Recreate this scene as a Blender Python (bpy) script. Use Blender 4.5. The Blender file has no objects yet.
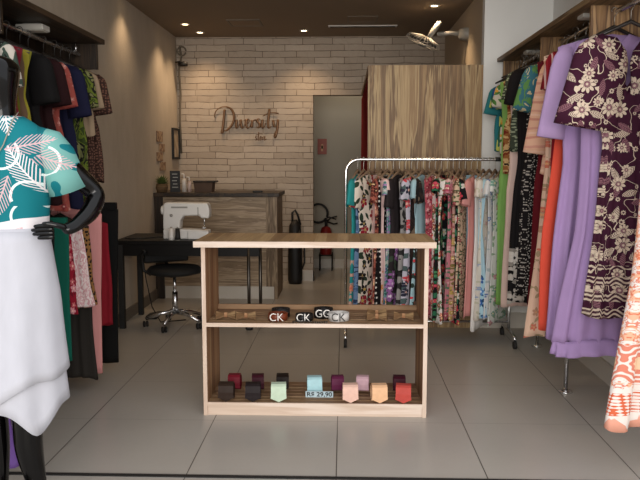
import bpy, bmesh, math, random
from mathutils import Vector, Matrix, Euler
PI = math.pi
S = bpy.context.scene
C = S.collection

# ------------------------------------------------------------------ camera
F_PX = 715.0
PITCH = math.atan(78 / F_PX)
YAW = math.atan(24 / F_PX * math.cos(PITCH))
cd = bpy.data.cameras.new('camera')
cam = bpy.data.objects.new('camera', cd); C.objects.link(cam)
cd.sensor_fit = 'HORIZONTAL'; cd.sensor_width = 36.0; cd.lens = 36.0 * F_PX / 640.0
cd.clip_start = 0.05; cd.clip_end = 100
cam.location = (0, 0, 1.4)
cam.rotation_euler = (PI / 2 - PITCH, 0, YAW)
S.camera = cam

# ------------------------------------------------------------------ light
w = bpy.data.worlds.new('world'); S.world = w; w.use_nodes = True
bg = w.node_tree.nodes['Background']
bg.inputs['Color'].default_value = (0.93, 0.95, 1.0, 1)
bg.inputs['Strength'].default_value = 1.35

def area(name, loc, rot, sx, sy, power, col):
    l = bpy.data.lights.new(name, 'AREA'); l.shape = 'RECTANGLE'
    l.size = sx; l.size_y = sy; l.energy = power; l.color = col
    o = bpy.data.objects.new(name, l); C.objects.link(o)
    o.location = loc; o.rotation_euler = rot
    return o
# daylight of the street entering the open shop front
area('daylight', (0.5, -5.5, 2.3), (math.radians(87), 0, math.radians(3)), 7.0, 4.0, 640, (1.0, 0.95, 0.88))

S.view_settings.view_transform = 'Standard'
S.view_settings.look = 'None'
S.view_settings.gamma = 1.0
S.view_settings.use_curve_mapping = False
S.view_settings.exposure = 0.0

# ------------------------------------------------------------------ helpers
def col(h):
    if isinstance(h, (tuple, list)): return (h[0], h[1], h[2], 1)
    h = h.lstrip('#'); v = [int(h[i:i + 2], 16) / 255 for i in (0, 2, 4)]
    return tuple([(x / 12.92 if x <= .04045 else ((x + .055) / 1.055) ** 2.4) for x in v] + [1])

class G:
    """small builder of node materials"""
    def __init__(s, name, rough=.6, metal=0., spec=.5):
        s.mat = bpy.data.materials.new(name); s.mat.use_nodes = True
        s.nt = s.mat.node_tree; s.b = s.nt.nodes['Principled BSDF']
        s.b.inputs['Roughness'].default_value = rough
        s.b.inputs['Metallic'].default_value = metal
        s.b.inputs['Specular IOR Level'].default_value = spec
    def put(s, sock, v):
        if isinstance(v, bpy.types.NodeSocket): s.nt.links.new(v, sock)
        elif isinstance(v, str): sock.default_value = col(v)
        elif isinstance(v, (tuple, list)) and sock.type == 'RGBA' and len(v) == 3: sock.default_value = (*v, 1)
        else: sock.default_value = v
    def node(s, t, **kw):
        n = s.nt.nodes.new(t)
        for k, v in kw.items(): setattr(n, k, v)
        return n
    def m(s, op, a, b=None, c=None, clamp=False):
        n = s.node('ShaderNodeMath', operation=op, use_clamp=clamp)
        s.put(n.inputs[0], a)
        if b is not None: s.put(n.inputs[1], b)
        if c is not None: s.put(n.inputs[2], c)
        return n.outputs[0]
    def vm(s, op, a, b=None, sc=None):
        n = s.node('ShaderNodeVectorMath', operation=op)
        s.put(n.inputs[0], a)
        if b is not None: s.put(n.inputs[1], b)
        if sc is not None: s.put(n.inputs['Scale'], sc)
        return n.outputs['Value'] if op in ('LENGTH', 'DOT_PRODUCT') else n.outputs[0]
    def mix(s, f, a, b):
        n = s.node('ShaderNodeMix', data_type='RGBA')
        s.put(n.inputs[0], f); s.put(n.inputs[6], a); s.put(n.inputs[7], b)
        return n.outputs[2]
    def sep(s, v):
        n = s.node('ShaderNodeSeparateXYZ'); s.put(n.inputs[0], v); return n.outputs
    def comb(s, x, y, z=0.):
        n = s.node('ShaderNodeCombineXYZ')
        s.put(n.inputs[0], x); s.put(n.inputs[1], y); s.put(n.inputs[2], z); return n.outputs[0]
    def co(s, kind='Object'):
        return s.node('ShaderNodeTexCoord').outputs[kind]
    def noise(s, v, scale=5., detail=3., rough=.5, dist=0.):
        n = s.node('ShaderNodeTexNoise'); s.put(n.inputs['Vector'], v)
        n.inputs['Scale'].default_value = scale; n.inputs['Detail'].default_value = detail
        n.inputs['Roughness'].default_value = rough; n.inputs['Distortion'].default_value = dist
        return n.outputs[0]
    def ramp(s, f, stops, interp='LINEAR'):
        n = s.node('ShaderNodeValToRGB'); s.put(n.inputs[0], f); e = n.color_ramp.elements
        n.color_ramp.interpolation = interp
        while len(e) < len(stops): e.new(.5)
        for i, (p, c) in enumerate(stops): e[i].position = p; e[i].color = col(c)
        return n.outputs[0]
    def bump(s, h, strength=.3, dist=.01):
        n = s.node('ShaderNodeBump'); n.inputs['Strength'].default_value = strength
        n.inputs['Distance'].default_value = dist; s.put(n.inputs['Height'], h)
        s.nt.links.new(n.outputs[0], s.b.inputs['Normal'])
    def base(s, v): s.put(s.b.inputs['Base Color'], v); return s
    # --- pattern cells
    def cell(s, p, scale, seed=0, rand=.85):
        q = s.vm('ADD', p, (seed * 3.13, seed * 7.71, 0.))
        n = s.node('ShaderNodeTexVoronoi', voronoi_dimensions='2D')
        s.put(n.inputs['Vector'], q); n.inputs['Scale'].default_value = scale
        n.inputs['Randomness'].default_value = rand
        d = s.sep(s.vm('SUBTRACT', q, n.outputs['Position']))
        rc = s.sep(n.outputs['Color'])
        return d[0], d[1], rc
    def flower(s, p, scale, size, n=5, seed=0, rand=.85):
        dx, dy, rc = s.cell(p, scale, seed, rand)
        r = s.m('SQRT', s.m('ADD', s.m('MULTIPLY', dx, dx), s.m('MULTIPLY', dy, dy)))
        a = s.m('ADD', s.m('ARCTAN2', dy, dx), s.m('MULTIPLY', rc[0], 6.28))
        k = s.m('ABSOLUTE', s.m('COSINE', s.m('MULTIPLY', a, n / 2)))
        R = s.m('MULTIPLY', s.m('MULTIPLY_ADD', k, .45, .55), s.m('MULTIPLY_ADD', rc[1], size * .45, size * .55))
        q = s.m('DIVIDE', r, R)
        petal = s.m('LESS_THAN', q, 1.)
        heart = s.m('LESS_THAN', q, .3)
        line = s.m('MULTIPLY', s.m('LESS_THAN', k, .22), petal)
        return petal, heart, line, rc, q
    def leaf(s, p, scale, L, W, seed=0, rand=1.):
        dx, dy, rc = s.cell(p, scale, seed, rand)
        a = s.m('MULTIPLY', rc[0], 6.28); ca = s.m('COSINE', a); sa = s.m('SINE', a)
        x = s.m('SUBTRACT', s.m('MULTIPLY', dx, ca), s.m('MULTIPLY', dy, sa))
        y = s.m('ADD', s.m('MULTIPLY', dx, sa), s.m('MULTIPLY', dy, ca))
        t = s.m('DIVIDE', x, L)
        wd = s.m('MULTIPLY', s.m('SUBTRACT', 1., s.m('MULTIPLY', t, t)), W)
        return s.m('LESS_THAN', s.m('ABSOLUTE', y), wd), x, y, rc
    def vine(s, p, scale, t, seed=0):
        n = s.noise(s.vm('ADD', p, (seed * 2.1, seed * 1.3, 0.)), scale, 1., .4)
        return s.m('LESS_THAN', s.m('ABSOLUTE', s.m('SUBTRACT', n, .5)), t)

def plain(name, c, rough=.6, metal=0., spec=.5, nz=.0, ns=20):
    g = G(name, rough, metal, spec)
    if nz:
        n = g.noise(g.co(), ns, 3)
        cc = Vector(col(c)[:3])
        g.base(g.mix(n, tuple(cc * (1 - nz)), tuple(cc * (1 + nz))))
    else: g.base(col(c))
    return g.mat

def cloth(name, c, rough=.85):
    g = G(name, rough, 0, .2)
    p = g.co('UV'); n = g.noise(g.vm('MULTIPLY', p, (1., .25, 1.)), 30, 3)
    cc = Vector(col(c)[:3]); g.base(g.mix(n, tuple(cc * .9), tuple(cc * 1.08)))
    return g.mat

def floral(name, base, c1, c2, leafc='#3c5a3a', heart='#e8c070', S1=9., z1=.055, n=5, hem=None, extra=None, seed=1, vines=None):
    g = G(name, .85, 0, .2); p = g.co('UV'); out = col(base)
    V = g.sep(p)[1]
    hm = None
    if hem is not None:
        hm = g.m('LESS_THAN', g.m('ADD', V, g.m('MULTIPLY', g.noise(p, 9, 2), .12)), hem + .06)
    def f(x): return x if hm is None else g.m('MULTIPLY', x, hm)
    if vines:
        out = g.mix(f(g.vine(p, S1 * 1.3, .022, seed)), out, vines)
    lf = g.leaf(p, S1 * 1.5, z1 * .75, z1 * .3, seed + 3)
    out = g.mix(f(lf[0]), out, leafc)
    if extra: out = g.mix(f(g.flower(p, S1 * 2.1, z1 * .5, 4, seed + 5)[0]), out, extra)
    a = g.flower(p, S1, z1, n, seed)
    cc = g.mix(g.m('GREATER_THAN', a[3][2], .5), c1, c2)
    out = g.mix(f(a[0]), out, cc)
    out = g.mix(f(g.m('MULTIPLY', a[2], .6)), out, base if hem is None else c2)
    out = g.mix(f(a[1]), out, heart)
    g.base(out); return g.mat

def dots(name, base, dot, S1=22., r=.012, rand=0.):
    g = G(name, .85, 0, .2); p = g.co('UV')
    dx, dy, rc = g.cell(p, S1, 0, rand)
    rr = g.m('ADD', g.m('MULTIPLY', dx, dx), g.m('MULTIPLY', dy, dy))
    g.base(g.mix(g.m('LESS_THAN', rr, r * r), base, dot)); return g.mat

def stripes(name, cols, freq=20., horiz=False, warp=.0):
    g = G(name, .85, 0, .2); p = g.co('UV'); u = g.sep(p)[1 if horiz else 0]
    t = g.m('MULTIPLY', u, freq)
    if warp: t = g.m('ADD', t, g.m('MULTIPLY', g.noise(p, 6, 2), warp))
    fr = g.m('FRACT', t); n = len(cols)
    g.base(g.ramp(fr, [(i / n, c) for i, c in enumerate(cols)], 'CONSTANT')); return g.mat

def blotch(name, cols, scale=14., stretch=(1., .6, 1.), dist=1.5):
    g = G(name, .85, 0, .2); p = g.vm('MULTIPLY', g.co('UV'), stretch)
    t = g.noise(p, scale, 2, .6, dist); n = len(cols)
    g.base(g.ramp(t, [(.32 + .36 * i / n if i else 0., c) for i, c in enumerate(cols)], 'CONSTANT')); return g.mat

def tag(o, label, cat, group=None, kind=None):
    if label: o['label'] = label
    if cat: o['category'] = cat
    if group: o['group'] = group
    if kind: o['kind'] = kind
    return o

def empty(name, loc, rz=0., label=None, cat=None, group=None):
    o = bpy.data.objects.new(name, None); C.objects.link(o); o.empty_display_size = .1
    o.location = loc; o.rotation_euler = (0, 0, rz); tag(o, label, cat, group); return o

def link(name, bm, mat, parent=None, smooth=False, bevel=0., loc=None, mods=None, solid=0.):
    bmesh.ops.recalc_face_normals(bm, faces=bm.faces[:])
    me = bpy.data.meshes.new(name); bm.to_mesh(me); bm.free()
    if smooth:
        for p in me.polygons: p.use_smooth = True
    me.materials.append(mat)
    o = bpy.data.objects.new(name, me); C.objects.link(o)
    if parent: o.parent = parent
    if loc: o.location = loc
    if solid:
        md = o.modifiers.new('s', 'SOLIDIFY'); md.thickness = solid; md.offset = 0
    if bevel:
        md = o.modifiers.new('b', 'BEVEL'); md.width = bevel; md.segments = 2; md.limit_method = 'ANGLE'
    return o

def box(bm, x0, x1, y0, y1, z0, z1):
    v = [bm.verts.new(p) for p in ((x0, y0, z0), (x1, y0, z0), (x1, y1, z0), (x0, y1, z0), (x0, y0, z1), (x1, y0, z1), (x1, y1, z1), (x0, y1, z1))]
    for f in ((0, 3, 2, 1), (4, 5, 6, 7), (0, 1, 5, 4), (1, 2, 6, 5), (2, 3, 7, 6), (3, 0, 4, 7)): bm.faces.new([v[i] for i in f])
    return bm
def BX(*a): return box(bmesh.new(), *a)

def prism(bm, pts, y0, y1, axis='y'):
    """polygon in x,z extruded along y (or in x,y along z)"""
    def P(a, b, t): return (a, t, b) if axis == 'y' else ((a, b, t) if axis == 'z' else (t, a, b))
    A = [bm.verts.new(P(a, b, y0)) for a, b in pts]; B = [bm.verts.new(P(a, b, y1)) for a, b in pts]
    n = len(pts); bm.faces.new(A); bm.faces.new(B[::-1])
    for i in range(n): bm.faces.new([A[i], B[i], B[(i + 1) % n], A[(i + 1) % n]])
    return bm

def tube(bm, pts, r, seg=8, cap=True, sx=1.):
    pts = [Vector(p) for p in pts]; rings = []
    R = r if isinstance(r, (list, tuple)) else [r] * len(pts)
    up = None
    for i, p in enumerate(pts):
        d = (pts[min(i + 1, len(pts) - 1)] - pts[max(i - 1, 0)]).normalized()
        if up is None:
            up = Vector((0, 0, 1)) if abs(d.z) < .9 else Vector((0, 1, 0))
        a = d.cross(up).normalized(); b = a.cross(d).normalized(); up = b
        rings.append([bm.verts.new(p + a * math.cos(2 * PI * k / seg) * R[i] * sx + b * math.sin(2 * PI * k / seg) * R[i]) for k in range(seg)])
    for A, B in zip(rings, rings[1:]):
        for k in range(seg): bm.faces.new([A[k], A[(k + 1) % seg], B[(k + 1) % seg], B[k]])
    if cap: bm.faces.new(rings[0][::-1]); bm.faces.new(rings[-1])
    return bm
def TB(pts, r, seg=8, **k): return tube(bmesh.new(), pts, r, seg, **k)

def lathe(bm, prof, c=(0, 0, 0), seg=20, axis='z'):
    rings = []
    for r, h in prof:
        ring = []
        for k in range(seg):
            a = 2 * PI * k / seg; x, y = r * math.cos(a), r * math.sin(a)
            p = {'z': (x, y, h), 'y': (x, h, y), 'x': (h, x, y)}[axis]
            ring.append(bm.verts.new((p[0] + c[0], p[1] + c[1], p[2] + c[2])))
        rings.append(ring)
    for A, B in zip(rings, rings[1:]):
        for k in range(seg): bm.faces.new([A[k], A[(k + 1) % seg], B[(k + 1) % seg], B[k]])
    bm.faces.new(rings[0][::-1]); bm.faces.new(rings[-1]); return bm
def LT(prof, c=(0, 0, 0), seg=20, axis='z'): return lathe(bmesh.new(), prof, c, seg, axis)

def arc(c, r, a0, a1, n, plane='xz'):
    out = []
    for i in range(n + 1):
        a = a0 + (a1 - a0) * i / n; u, v = r * math.cos(a), r * math.sin(a)
        out.append({'xz': (c[0] + u, c[1], c[2] + v), 'yz': (c[0], c[1] + u, c[2] + v), 'xy': (c[0] + u, c[1] + v, c[2])}[plane])
    return out

def textmesh(name, s, size, depth, mat, parent, loc, rot=(PI / 2, 0, 0), sx=1.):
    cu = bpy.data.curves.new(name, 'FONT'); cu.body = s; cu.size = size; cu.extrude = depth
    cu.align_x = 'CENTER'; cu.align_y = 'CENTER'; cu.offset = size * (.018 if '$' in s else -.006)
    t = bpy.data.objects.new(name + '_tmp', cu); C.objects.link(t)
    me = bpy.data.meshes.new_from_object(t.evaluated_get(bpy.context.evaluated_depsgraph_get()))
    bpy.data.objects.remove(t)
    me.materials.clear(); me.materials.append(mat)
    o = bpy.data.objects.new(name, me); C.objects.link(o); o.location = loc; o.rotation_euler = rot; o.scale = (sx, 1, 1)
    if parent: o.parent = parent
    return o

# ------------------------------------------------------------------ materials
def m_floor():
    g = G('porcelain_tile', .3, 0, .5); p = g.co()
    T = .675; s = g.sep(p)
    fx = g.m('ABSOLUTE', g.m('SUBTRACT', g.m('FRACT', g.m('DIVIDE', g.m('ADD', s[0], .03 + T * 20.5), T)), .5))
    fy = g.m('ABSOLUTE', g.m('SUBTRACT', g.m('FRACT', g.m('DIVIDE', g.m('ADD', s[1], -3.074 + T * 20.5), T)), .5))
    gx = g.m('LESS_THAN', fx, .0036); gy = g.m('LESS_THAN', fy, .003)
    n = g.noise(p, 2.2, 5, .6); n2 = g.noise(p, 60, 2)
    tile = g.mix(g.m('MULTIPLY_ADD', n2, .25, g.m('MULTIPLY', n, .75)), '#a39d95', '#b5afa6')
    c = g.mix(g.m('MULTIPLY', gy, .5), tile, '#5d564e'); c = g.mix(gx, c, '#443d36')
    g.base(c); g.put(g.b.inputs['Roughness'], g.m('MULTIPLY_ADD', n, .05, .27))
    gr = g.m('MAXIMUM', gx, gy); g.bump(g.m('SUBTRACT', 1., gr), .4, .002)
    return g.mat
def m_brick():
    g = G('whitewashed_brick', .8, 0, .3); p = g.co(); s = g.sep(p)
    q = g.comb(s[0], s[2]); nz = g.noise(p, 3.5, 3)
    q2 = g.vm('ADD', q, g.comb(0., g.m('MULTIPLY', g.m('SUBTRACT', nz, .5), .028)))
    n = g.node('ShaderNodeTexBrick', offset=.4, squash=1.15, squash_frequency=3)
    g.put(n.inputs['Vector'], q2)
    n.inputs['Scale'].default_value = 1.; n.inputs['Mortar Size'].default_value = .0035
    n.inputs['Mortar Smooth'].default_value = .4; n.inputs['Brick Width'].default_value = .34; n.inputs['Row Height'].default_value = .072
    n.inputs['Color1'].default_value = col('#bfb09f'); n.inputs['Color2'].default_value = col('#ab9c8b'); n.inputs['Mortar'].default_value = col('#54453a')
    gate = g.ramp(g.noise(p, 9, 2), [(.36, '#000000'), (.52, '#ffffff')])
    mo = g.m('MULTIPLY', n.outputs['Fac'], gate)
    big = g.noise(p, 14, 4, .65)
    c = g.mix(g.m('MULTIPLY', n.outputs['Fac'], .62), n.outputs['Color'], '#b3a493')
    c = g.mix(mo, c, '#54453a')
    c = g.mix(g.m('MULTIPLY', g.vine(p, 5, .012, 4), .1), c, '#6b5a4c')
    c = g.mix(g.m('MULTIPLY', big, .25), c, '#8d7c6a')
    g.base(c)
    g.bump(g.m('SUBTRACT', big, g.m('MULTIPLY', n.outputs['Fac'], 1.6)), .5, .008)
    return g.mat
def m_plaster():
    g = G('rough_plaster', .9, 0, .2); p = g.co()
    n = g.noise(g.vm('MULTIPLY', p, (1., 1., .5)), 5, 5, .65); n2 = g.noise(p, 45, 3)
    g.base(g.mix(n, '#a89b8a', '#c4b7a5')); g.bump(g.m('ADD', n, g.m('MULTIPLY', n2, .5)), .35, .01); return g.mat
def m_zebra(name, a, b, c, d, axis=2, sc=1., rough=.5):
    """streaked wood, the grain running along one axis"""
    g = G(name, rough, 0, .35); p = g.co()
    st = [9., 9., 9.]; st[axis] = .7
    n = g.noise(g.vm('MULTIPLY', p, tuple(x * sc for x in st)), 1., 4, .6, .8)
    st2 = [60., 60., 60.]; st2[axis] = 1.5
    n2 = g.noise(g.vm('MULTIPLY', p, tuple(x * sc for x in st2)), 1., 3, .6)
    t = g.m('ADD', g.m('MULTIPLY', n, .75), g.m('MULTIPLY', n2, .25))
    g.base(g.ramp(t, [(.30, a), (.42, b), (.47, d), (.52, c), (.58, b), (.64, a), (.72, c)])); return g.mat
def m_strips(name, cols, axis, width, grain_axis, rough=.55):
    """boards made of glued strips of different tones"""
    g = G(name, rough, 0, .35); p = g.co(); s = g.sep(p)
    i = g.m('FLOOR', g.m('DIVIDE', s[axis], width))
    wn = g.node('ShaderNodeTexWhiteNoise', noise_dimensions='1D'); g.put(wn.inputs['W'], i)
    st = [14., 14., 14.]; st[grain_axis] = 1.
    n = g.noise(g.vm('ADD', g.vm('MULTIPLY', p, tuple(st)), g.comb(g.m('MULTIPLY', wn.outputs[0], 37.), g.m('MULTIPLY', wn.outputs[0], 11.), 0.)), 1.5, 4, .6, .5)
    t = g.m('ADD', g.m('MULTIPLY', wn.outputs[0], .62), g.m('MULTIPLY', n, .38))
    k = len(cols); g.base(g.ramp(t, [(.12 + .7 * j / (k - 1), c) for j, c in enumerate(cols)])); return g.mat

M = {}
M['floor'] = m_floor(); M['brick'] = m_brick(); M['plaster'] = m_plaster()
M['white_wall'] = plain('white_paint', '#e4e3df', .7, nz=.03, ns=4)
M['side_wall'] = plain('warm_lit_side_paint', '#b9a88f', .8, nz=.04, ns=4)  # warm grazing light on the rear side wall, put into its colour
M['ceiling'] = plain('dimmed_ceiling_paint', '#857460', .9, nz=.03, ns=3)  # white ceiling, its warm dimness put into the colour
M['hall'] = plain('hall_paint', '#a9a294', .8, nz=.04, ns=3)
M['skirt'] = plain('skirting', '#c2bbb0', .5)
M['dark_skirt'] = plain('dark_skirting', '#6d6357', .5)
M['zebra'] = m_zebra('olive_wood', '#a68a60', '#8a6c48', '#b3996f', '#63482c', 2)
M['zebra_dark'] = m_zebra('dark_shaded_wood', '#33261a', '#261b12', '#3a2c1e', '#1a120b', 2)  # dark wood with the left canopy's shade worked into its tones
M['zebra_dark_shaded_h'] = m_zebra('dark_shaded_wood_lengthwise', '#382a1c', '#291e14', '#423222', '#1a120b', 1)  # dark wood, darkened further for the shade on the left canopy
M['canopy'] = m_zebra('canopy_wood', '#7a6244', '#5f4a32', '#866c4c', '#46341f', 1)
M['zebra_mid'] = m_zebra('brown_streaked_wood', '#9a7850', '#7a5a3a', '#a8865e', '#553c28', 2)
M['counter'] = m_zebra('counter_wood', '#9d8972', '#867259', '#a8947b', '#75624e', 0, 1.6)
M['counter_v'] = m_zebra('counter_wood_upright', '#8c765c', '#6b5742', '#9a8468', '#57452f', 2, 1.6)
M['top'] = m_strips('strip_wood_top', ['#5e4630', '#a08058', '#7c6042', '#b2966e', '#8a6c4a', '#bc9f78'], 0, .062, 1)
M['side'] = m_strips('strip_wood_side', ['#6e4830', '#926848', '#ae8460', '#7e583c', '#b8946e'], 1, .045, 2)
M['slat'] = m_strips('strip_wood_shelf', ['#6a4c36', '#866848', '#9a7a5a', '#745640', '#a48664'], 1, .042, 0)
M['pale'] = m_zebra('pale_wood', '#d3bfae', '#cdb7a4', '#d9c7b8', '#c6ae9a', 0, .6)
M['pale_v'] = m_zebra('pale_wood_upright', '#d3bfae', '#cbb5a2', '#d7c4b4', '#c3aa96', 2, .6)
M['chrome'] = plain('chrome', '#e0e0e0', .27, 1.)
M['steel'] = plain('brushed_steel', '#57524c', .35, 1.)
M['black'] = plain('matte_black', '#0c0a08', .6)
M['gloss_black'] = plain('gloss_black', '#050404', .12, 0, .35)
M['desk'] = plain('black_desk', '#0b0806', .5, 0, .2)
M['white_plastic'] = plain('white_plastic', '#d6d2cc', .35)
M['grey_plastic'] = plain('grey_plastic', '#8b877f', .4)
M['rubber'] = plain('rubber', '#1b1918', .7)
M['red'] = plain('extinguisher_red', '#7c1712', .35)
M['bronze'] = plain('bronze_letter', '#745438', .4, .4)
M['paper'] = plain('paper', '#d9d2c4', .8)
M['green'] = plain('leaf_green', '#4c5b2a', .6, nz=.3)
M['hook'] = plain('hook_metal', '#9a948c', .3, 1.)
M['hanger_wood'] = plain('hanger_wood', '#7d6753', .5)
M['hanger_black'] = plain('hanger_black', '#241f1b', .4)
M['grille'] = plain('grille_grey', '#6b6050', .6)
M['fixture'] = plain('fixture_white', '#bdb8ae', .5)
ge = G('lamp_glow'); ge.put(ge.b.inputs['Emission Color'], '#ffdfae'); ge.b.inputs['Emission Strength'].default_value = 14; M['glow'] = ge.mat

# ------------------------------------------------------------------ room shell
XL, XR, YB, ZC = -1.93, 1.69, 8.35, 2.82
YF = 2.5
YC = 3.0
XJ, YJ = 1.14, 6.02
def struct(name, bm, mat, **k): return tag(link(name, bm, mat, **k), None, None, kind='structure')
def boxes(*bs):
    bm = bmesh.new()
    for b in bs: box(bm, *b)
    return bm
struct('floor', BX(-6, 6, -4, 10, -.1, 0), M['floor'])
struct('threshold', BX(XL, XR, 3.035, 3.06, -.002, .004), M['rubber'])
struct('ceiling', BX(XL - .1, XR + .1, YC, 10, ZC, ZC + .1), M['ceiling'])
struct('wall_left', BX(XL - .12, XL, YF, YB + .12, 0, ZC), M['plaster'])
DX0, DX1, DZ = -.359, .50, 2.166
struct('wall_back', boxes((XL, DX0, YB, YB + .14, 0, ZC), (DX1, XJ + .1, YB, YB + .14, 0, ZC), (DX0, DX1, YB, YB + .14, DZ, ZC)), M['brick'])
struct('wall_right', BX(XR, XR + .12, YF, YJ + .1, 0, ZC), M['white_wall'])
struct('wall_right_return', BX(XJ, XR, YJ, YJ + .1, 0, ZC), M['white_wall'])
struct('wall_right_rear', BX(XJ, XJ + .1, YJ + .1, YB + .12, 0, ZC), M['side_wall'])
struct('wall_hall', boxes((-1.3, 1.2, 9.4, 9.5, 0, ZC), (-1.3, -1.2, YB + .14, 9.4, 0, ZC), (1.1, 1.2, YB + .14, 9.4, 0, ZC)), M['hall'])
struct('baseboard_hall', BX(-1.2, 1.1, 9.38, 9.4, 0, .12), M['skirt'])
struct('baseboard_back', boxes((-.62, DX0 + .012, YB - .018, YB, 0, .13), (DX0, DX0 + .012, YB - .018, YB + .14, 0, .13), (DX1 - .01, XJ, YB - .018, YB, 0, .13)), M['skirt'])
struct('baseboard_left', BX(XL, XL + .015, YF, YB - .02, 0, .1), M['dark_skirt'])
struct('baseboard_right', boxes((XR - .018, XR, YF, YJ, 0, .13), (XJ, XR, YJ - .018, YJ, 0, .13)), M['skirt'])

# ------------------------------------------------------------------ ceiling lamps
def downlight(x, y, label, power=26):
    t = empty('recessed_spotlight', (x, y, ZC), 0, label, 'ceiling light', 'recessed ceiling spots')
    link('trim_ring', LT([(.032, -.001), (.034, -.007), (.05, -.006), (.052, .004), (.032, .004)], seg=24), M['fixture'], t, True)
    link('bulb', LT([(.001, -.003), (.03, -.004), (.031, .002)], seg=20), M['glow'], t, True)
    l = bpy.data.lights.new('spot', 'SPOT'); l.energy = power; l.color = (1., .72, .45); l.spot_size = math.radians(130 if y < 6 else 112); l.spot_blend = 1.; l.shadow_soft_size = .12 if y < 6 else .03
    o = bpy.data.objects.new('spot_lamp', l); C.objects.link(o); o.parent = t; o.location = (0, 0, -.02)
    return t
def ceil(x, y):  # measured positions
    return x, y
downlight(-1.65, 7.55, 'glowing recessed spot near the left wall, second nearest the brick wall', 28)
downlight(-1.59, 8.02, 'glowing recessed spot nearest the brick wall in the left ceiling corner', 30)
downlight(-1.74, 6.30, 'glowing recessed spot cut by the top of the frame at left', 13)
downlight(-.44, 7.95, 'glowing recessed spot above the doorway edge, in front of the brick wall', 36)
downlight(.82, 6.75, 'glowing recessed spot beside the wall fan at right', 30)

# unseen spots added above the frame to brighten the room near the shop front
for x, y, lb in ((-.75, 4.6, 'added unseen fill spot in the ceiling left of the display shelf'), (.75, 4.6, 'added unseen fill spot in the ceiling right of the display shelf'),
                 (-.75, 5.7, 'added unseen fill spot in the ceiling before the sewing desk'), (.75, 5.3, 'added unseen fill spot in the ceiling before the wheeled rack')):
    downlight(x, y, lb, 12)
# unseen point light added to brighten the hallway
hl_ = bpy.data.lights.new('added_hall_fill', 'POINT'); hl_.energy = 6; hl_.color = (1., .88, .7); hl_.shadow_soft_size = .12
ho_ = bpy.data.objects.new('added_hall_fill', hl_); C.objects.link(ho_); ho_.location = (.1, 8.95, 2.6)

t = empty('ceiling_hatch', (-1.02, 7.5, ZC), 0, 'small square grey ceiling grille above the script sign', 'ceiling vent')
bm = bmesh.new()
for a, b in (((-.17, .17), (-.17, -.15)), ((-.17, .17), (.15, .17)), ((-.17, -.15), (-.15, .15)), ((.15, .17), (-.15, .15))): box(bm, a[0], a[1], b[0], b[1], -.008, .002)
link('frame', bm, M['grille'], t); link('panel', BX(-.15, .15, -.15, .15, -.004, .002), M['ceiling'], t)
t = empty('ceiling_hatch', (.18, 7.35, ZC), 0, 'faint square access panel in the ceiling left of the wall fan', 'ceiling vent')
bm = bmesh.new()
for a, b in (((-.15, .15), (-.15, -.138)), ((-.15, .15), (.138, .15)), ((-.15, -.138), (-.138, .138)), ((.138, .15), (-.138, .138))): box(bm, a[0], a[1], b[0], b[1], -.005, .002)
link('frame', bm, M['grille'], t); link('panel', BX(-.138, .138, -.138, .138, -.003, .002), M['ceiling'], t)
t = empty('linear_air_vent', (.19, 7.70, ZC), 0, 'long narrow slot vent in the ceiling above the doorway', 'ceiling vent')
link('frame', BX(-.36, .36, -.035, .035, -.012, .002), M['fixture'], t)
link('slot', boxes(*[(-.34, .34, -.022 + k * .016, -.014 + k * .016, -.014, -.002) for k in range(3)]), M['rubber'], t)

# ------------------------------------------------------------------ back of the room
# script sign made of bent strokes
def bez(P, n=10):
    out = []
    for i in range(0, len(P) - 3, 3):
        a, b, c, d = [Vector((*p, 0)) for p in P[i:i + 4]]
        for k in range(n + (i + 4 >= len(P))):
            t = k / n; out.append(a * (1 - t) ** 3 + 3 * b * t * (1 - t) ** 2 + 3 * c * t * t * (1 - t) + d * t ** 3)
    return out
def stroke(bm, pts, s, ox, oz, y, wmin, wmax):
    V = [(ox + p[0] * s, y, oz + p[1] * s) for p in pts]
    n = len(V); R = []
    for i in range(n):
        d = Vector(V[min(i + 1, n - 1)]) - Vector(V[max(i - 1, 0)])
        down = max(0., -d.z) / (d.length + 1e-6)
        R.append(wmin + (wmax - wmin) * down)
    tube(bm, V, R, 8)
sg = empty('script_sign', (-1.12, YB, 1.85), 0, 'bronze script sign reading Diversity Store on the white brick wall', 'sign')
LET = {
 'D': [[(.55, 1.65), (.5, 1.2), (.45, .6), (.35, -.05), (.2, -.5), (.25, -.6), (.45, -.3)], [(-.35, .95), (-.5, 1.6), (.2, 2.0), (.75, 1.9), (1.6, 1.7), (1.6, .5), (.9, -.05), (.7, -.25), (.5, -.3), (.42, -.15)]],
 'i': [[(.05, .75), (.1, .6), (-.02, .2), (.05, .05), (.12, -.08), (.25, .1), (.35, .45)], [(.12, 1.05), (.13, 1.08), (.14, 1.1), (.15, 1.12)]],
 'v': [[(.0, .75), (.08, .4), (.05, .05), (.18, 0), (.38, .05), (.45, .5), (.42, .8)]],
 'e': [[(.0, .35), (.3, .4), (.4, .8), (.2, .8), (-.02, .75), (-.05, .1), (.18, 0), (.3, 0), (.4, .2), (.45, .4)]],
 'r': [[(.05, .7), (.08, .5), (.02, .2), (.02, .0), (.05, .5), (.2, .85), (.4, .7)]],
 's': [[(.35, .75), (.1, .95), (-.02, .6), (.2, .45), (.4, .3), (.25, -.15), (.0, .1)]],
 't': [[(.28, 1.7), (.25, 1.2), (.1, .5), (.15, .1), (.2, -.08), (.35, .0), (.42, .2)], [(-.25, 1.1), (.1, 1.3), (.5, 1.45), (1.1, 1.3)]],
 'y': [[(.0, .7), (.0, .2), (.1, .05), (.25, .15), (.35, .3), (.4, .55), (.42, .75)], [(.42, .75), (.4, .2), (.35, -.5), (.15, -.85), (.0, -.9), (-.05, -.6), (.5, .1)]],
}
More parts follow.
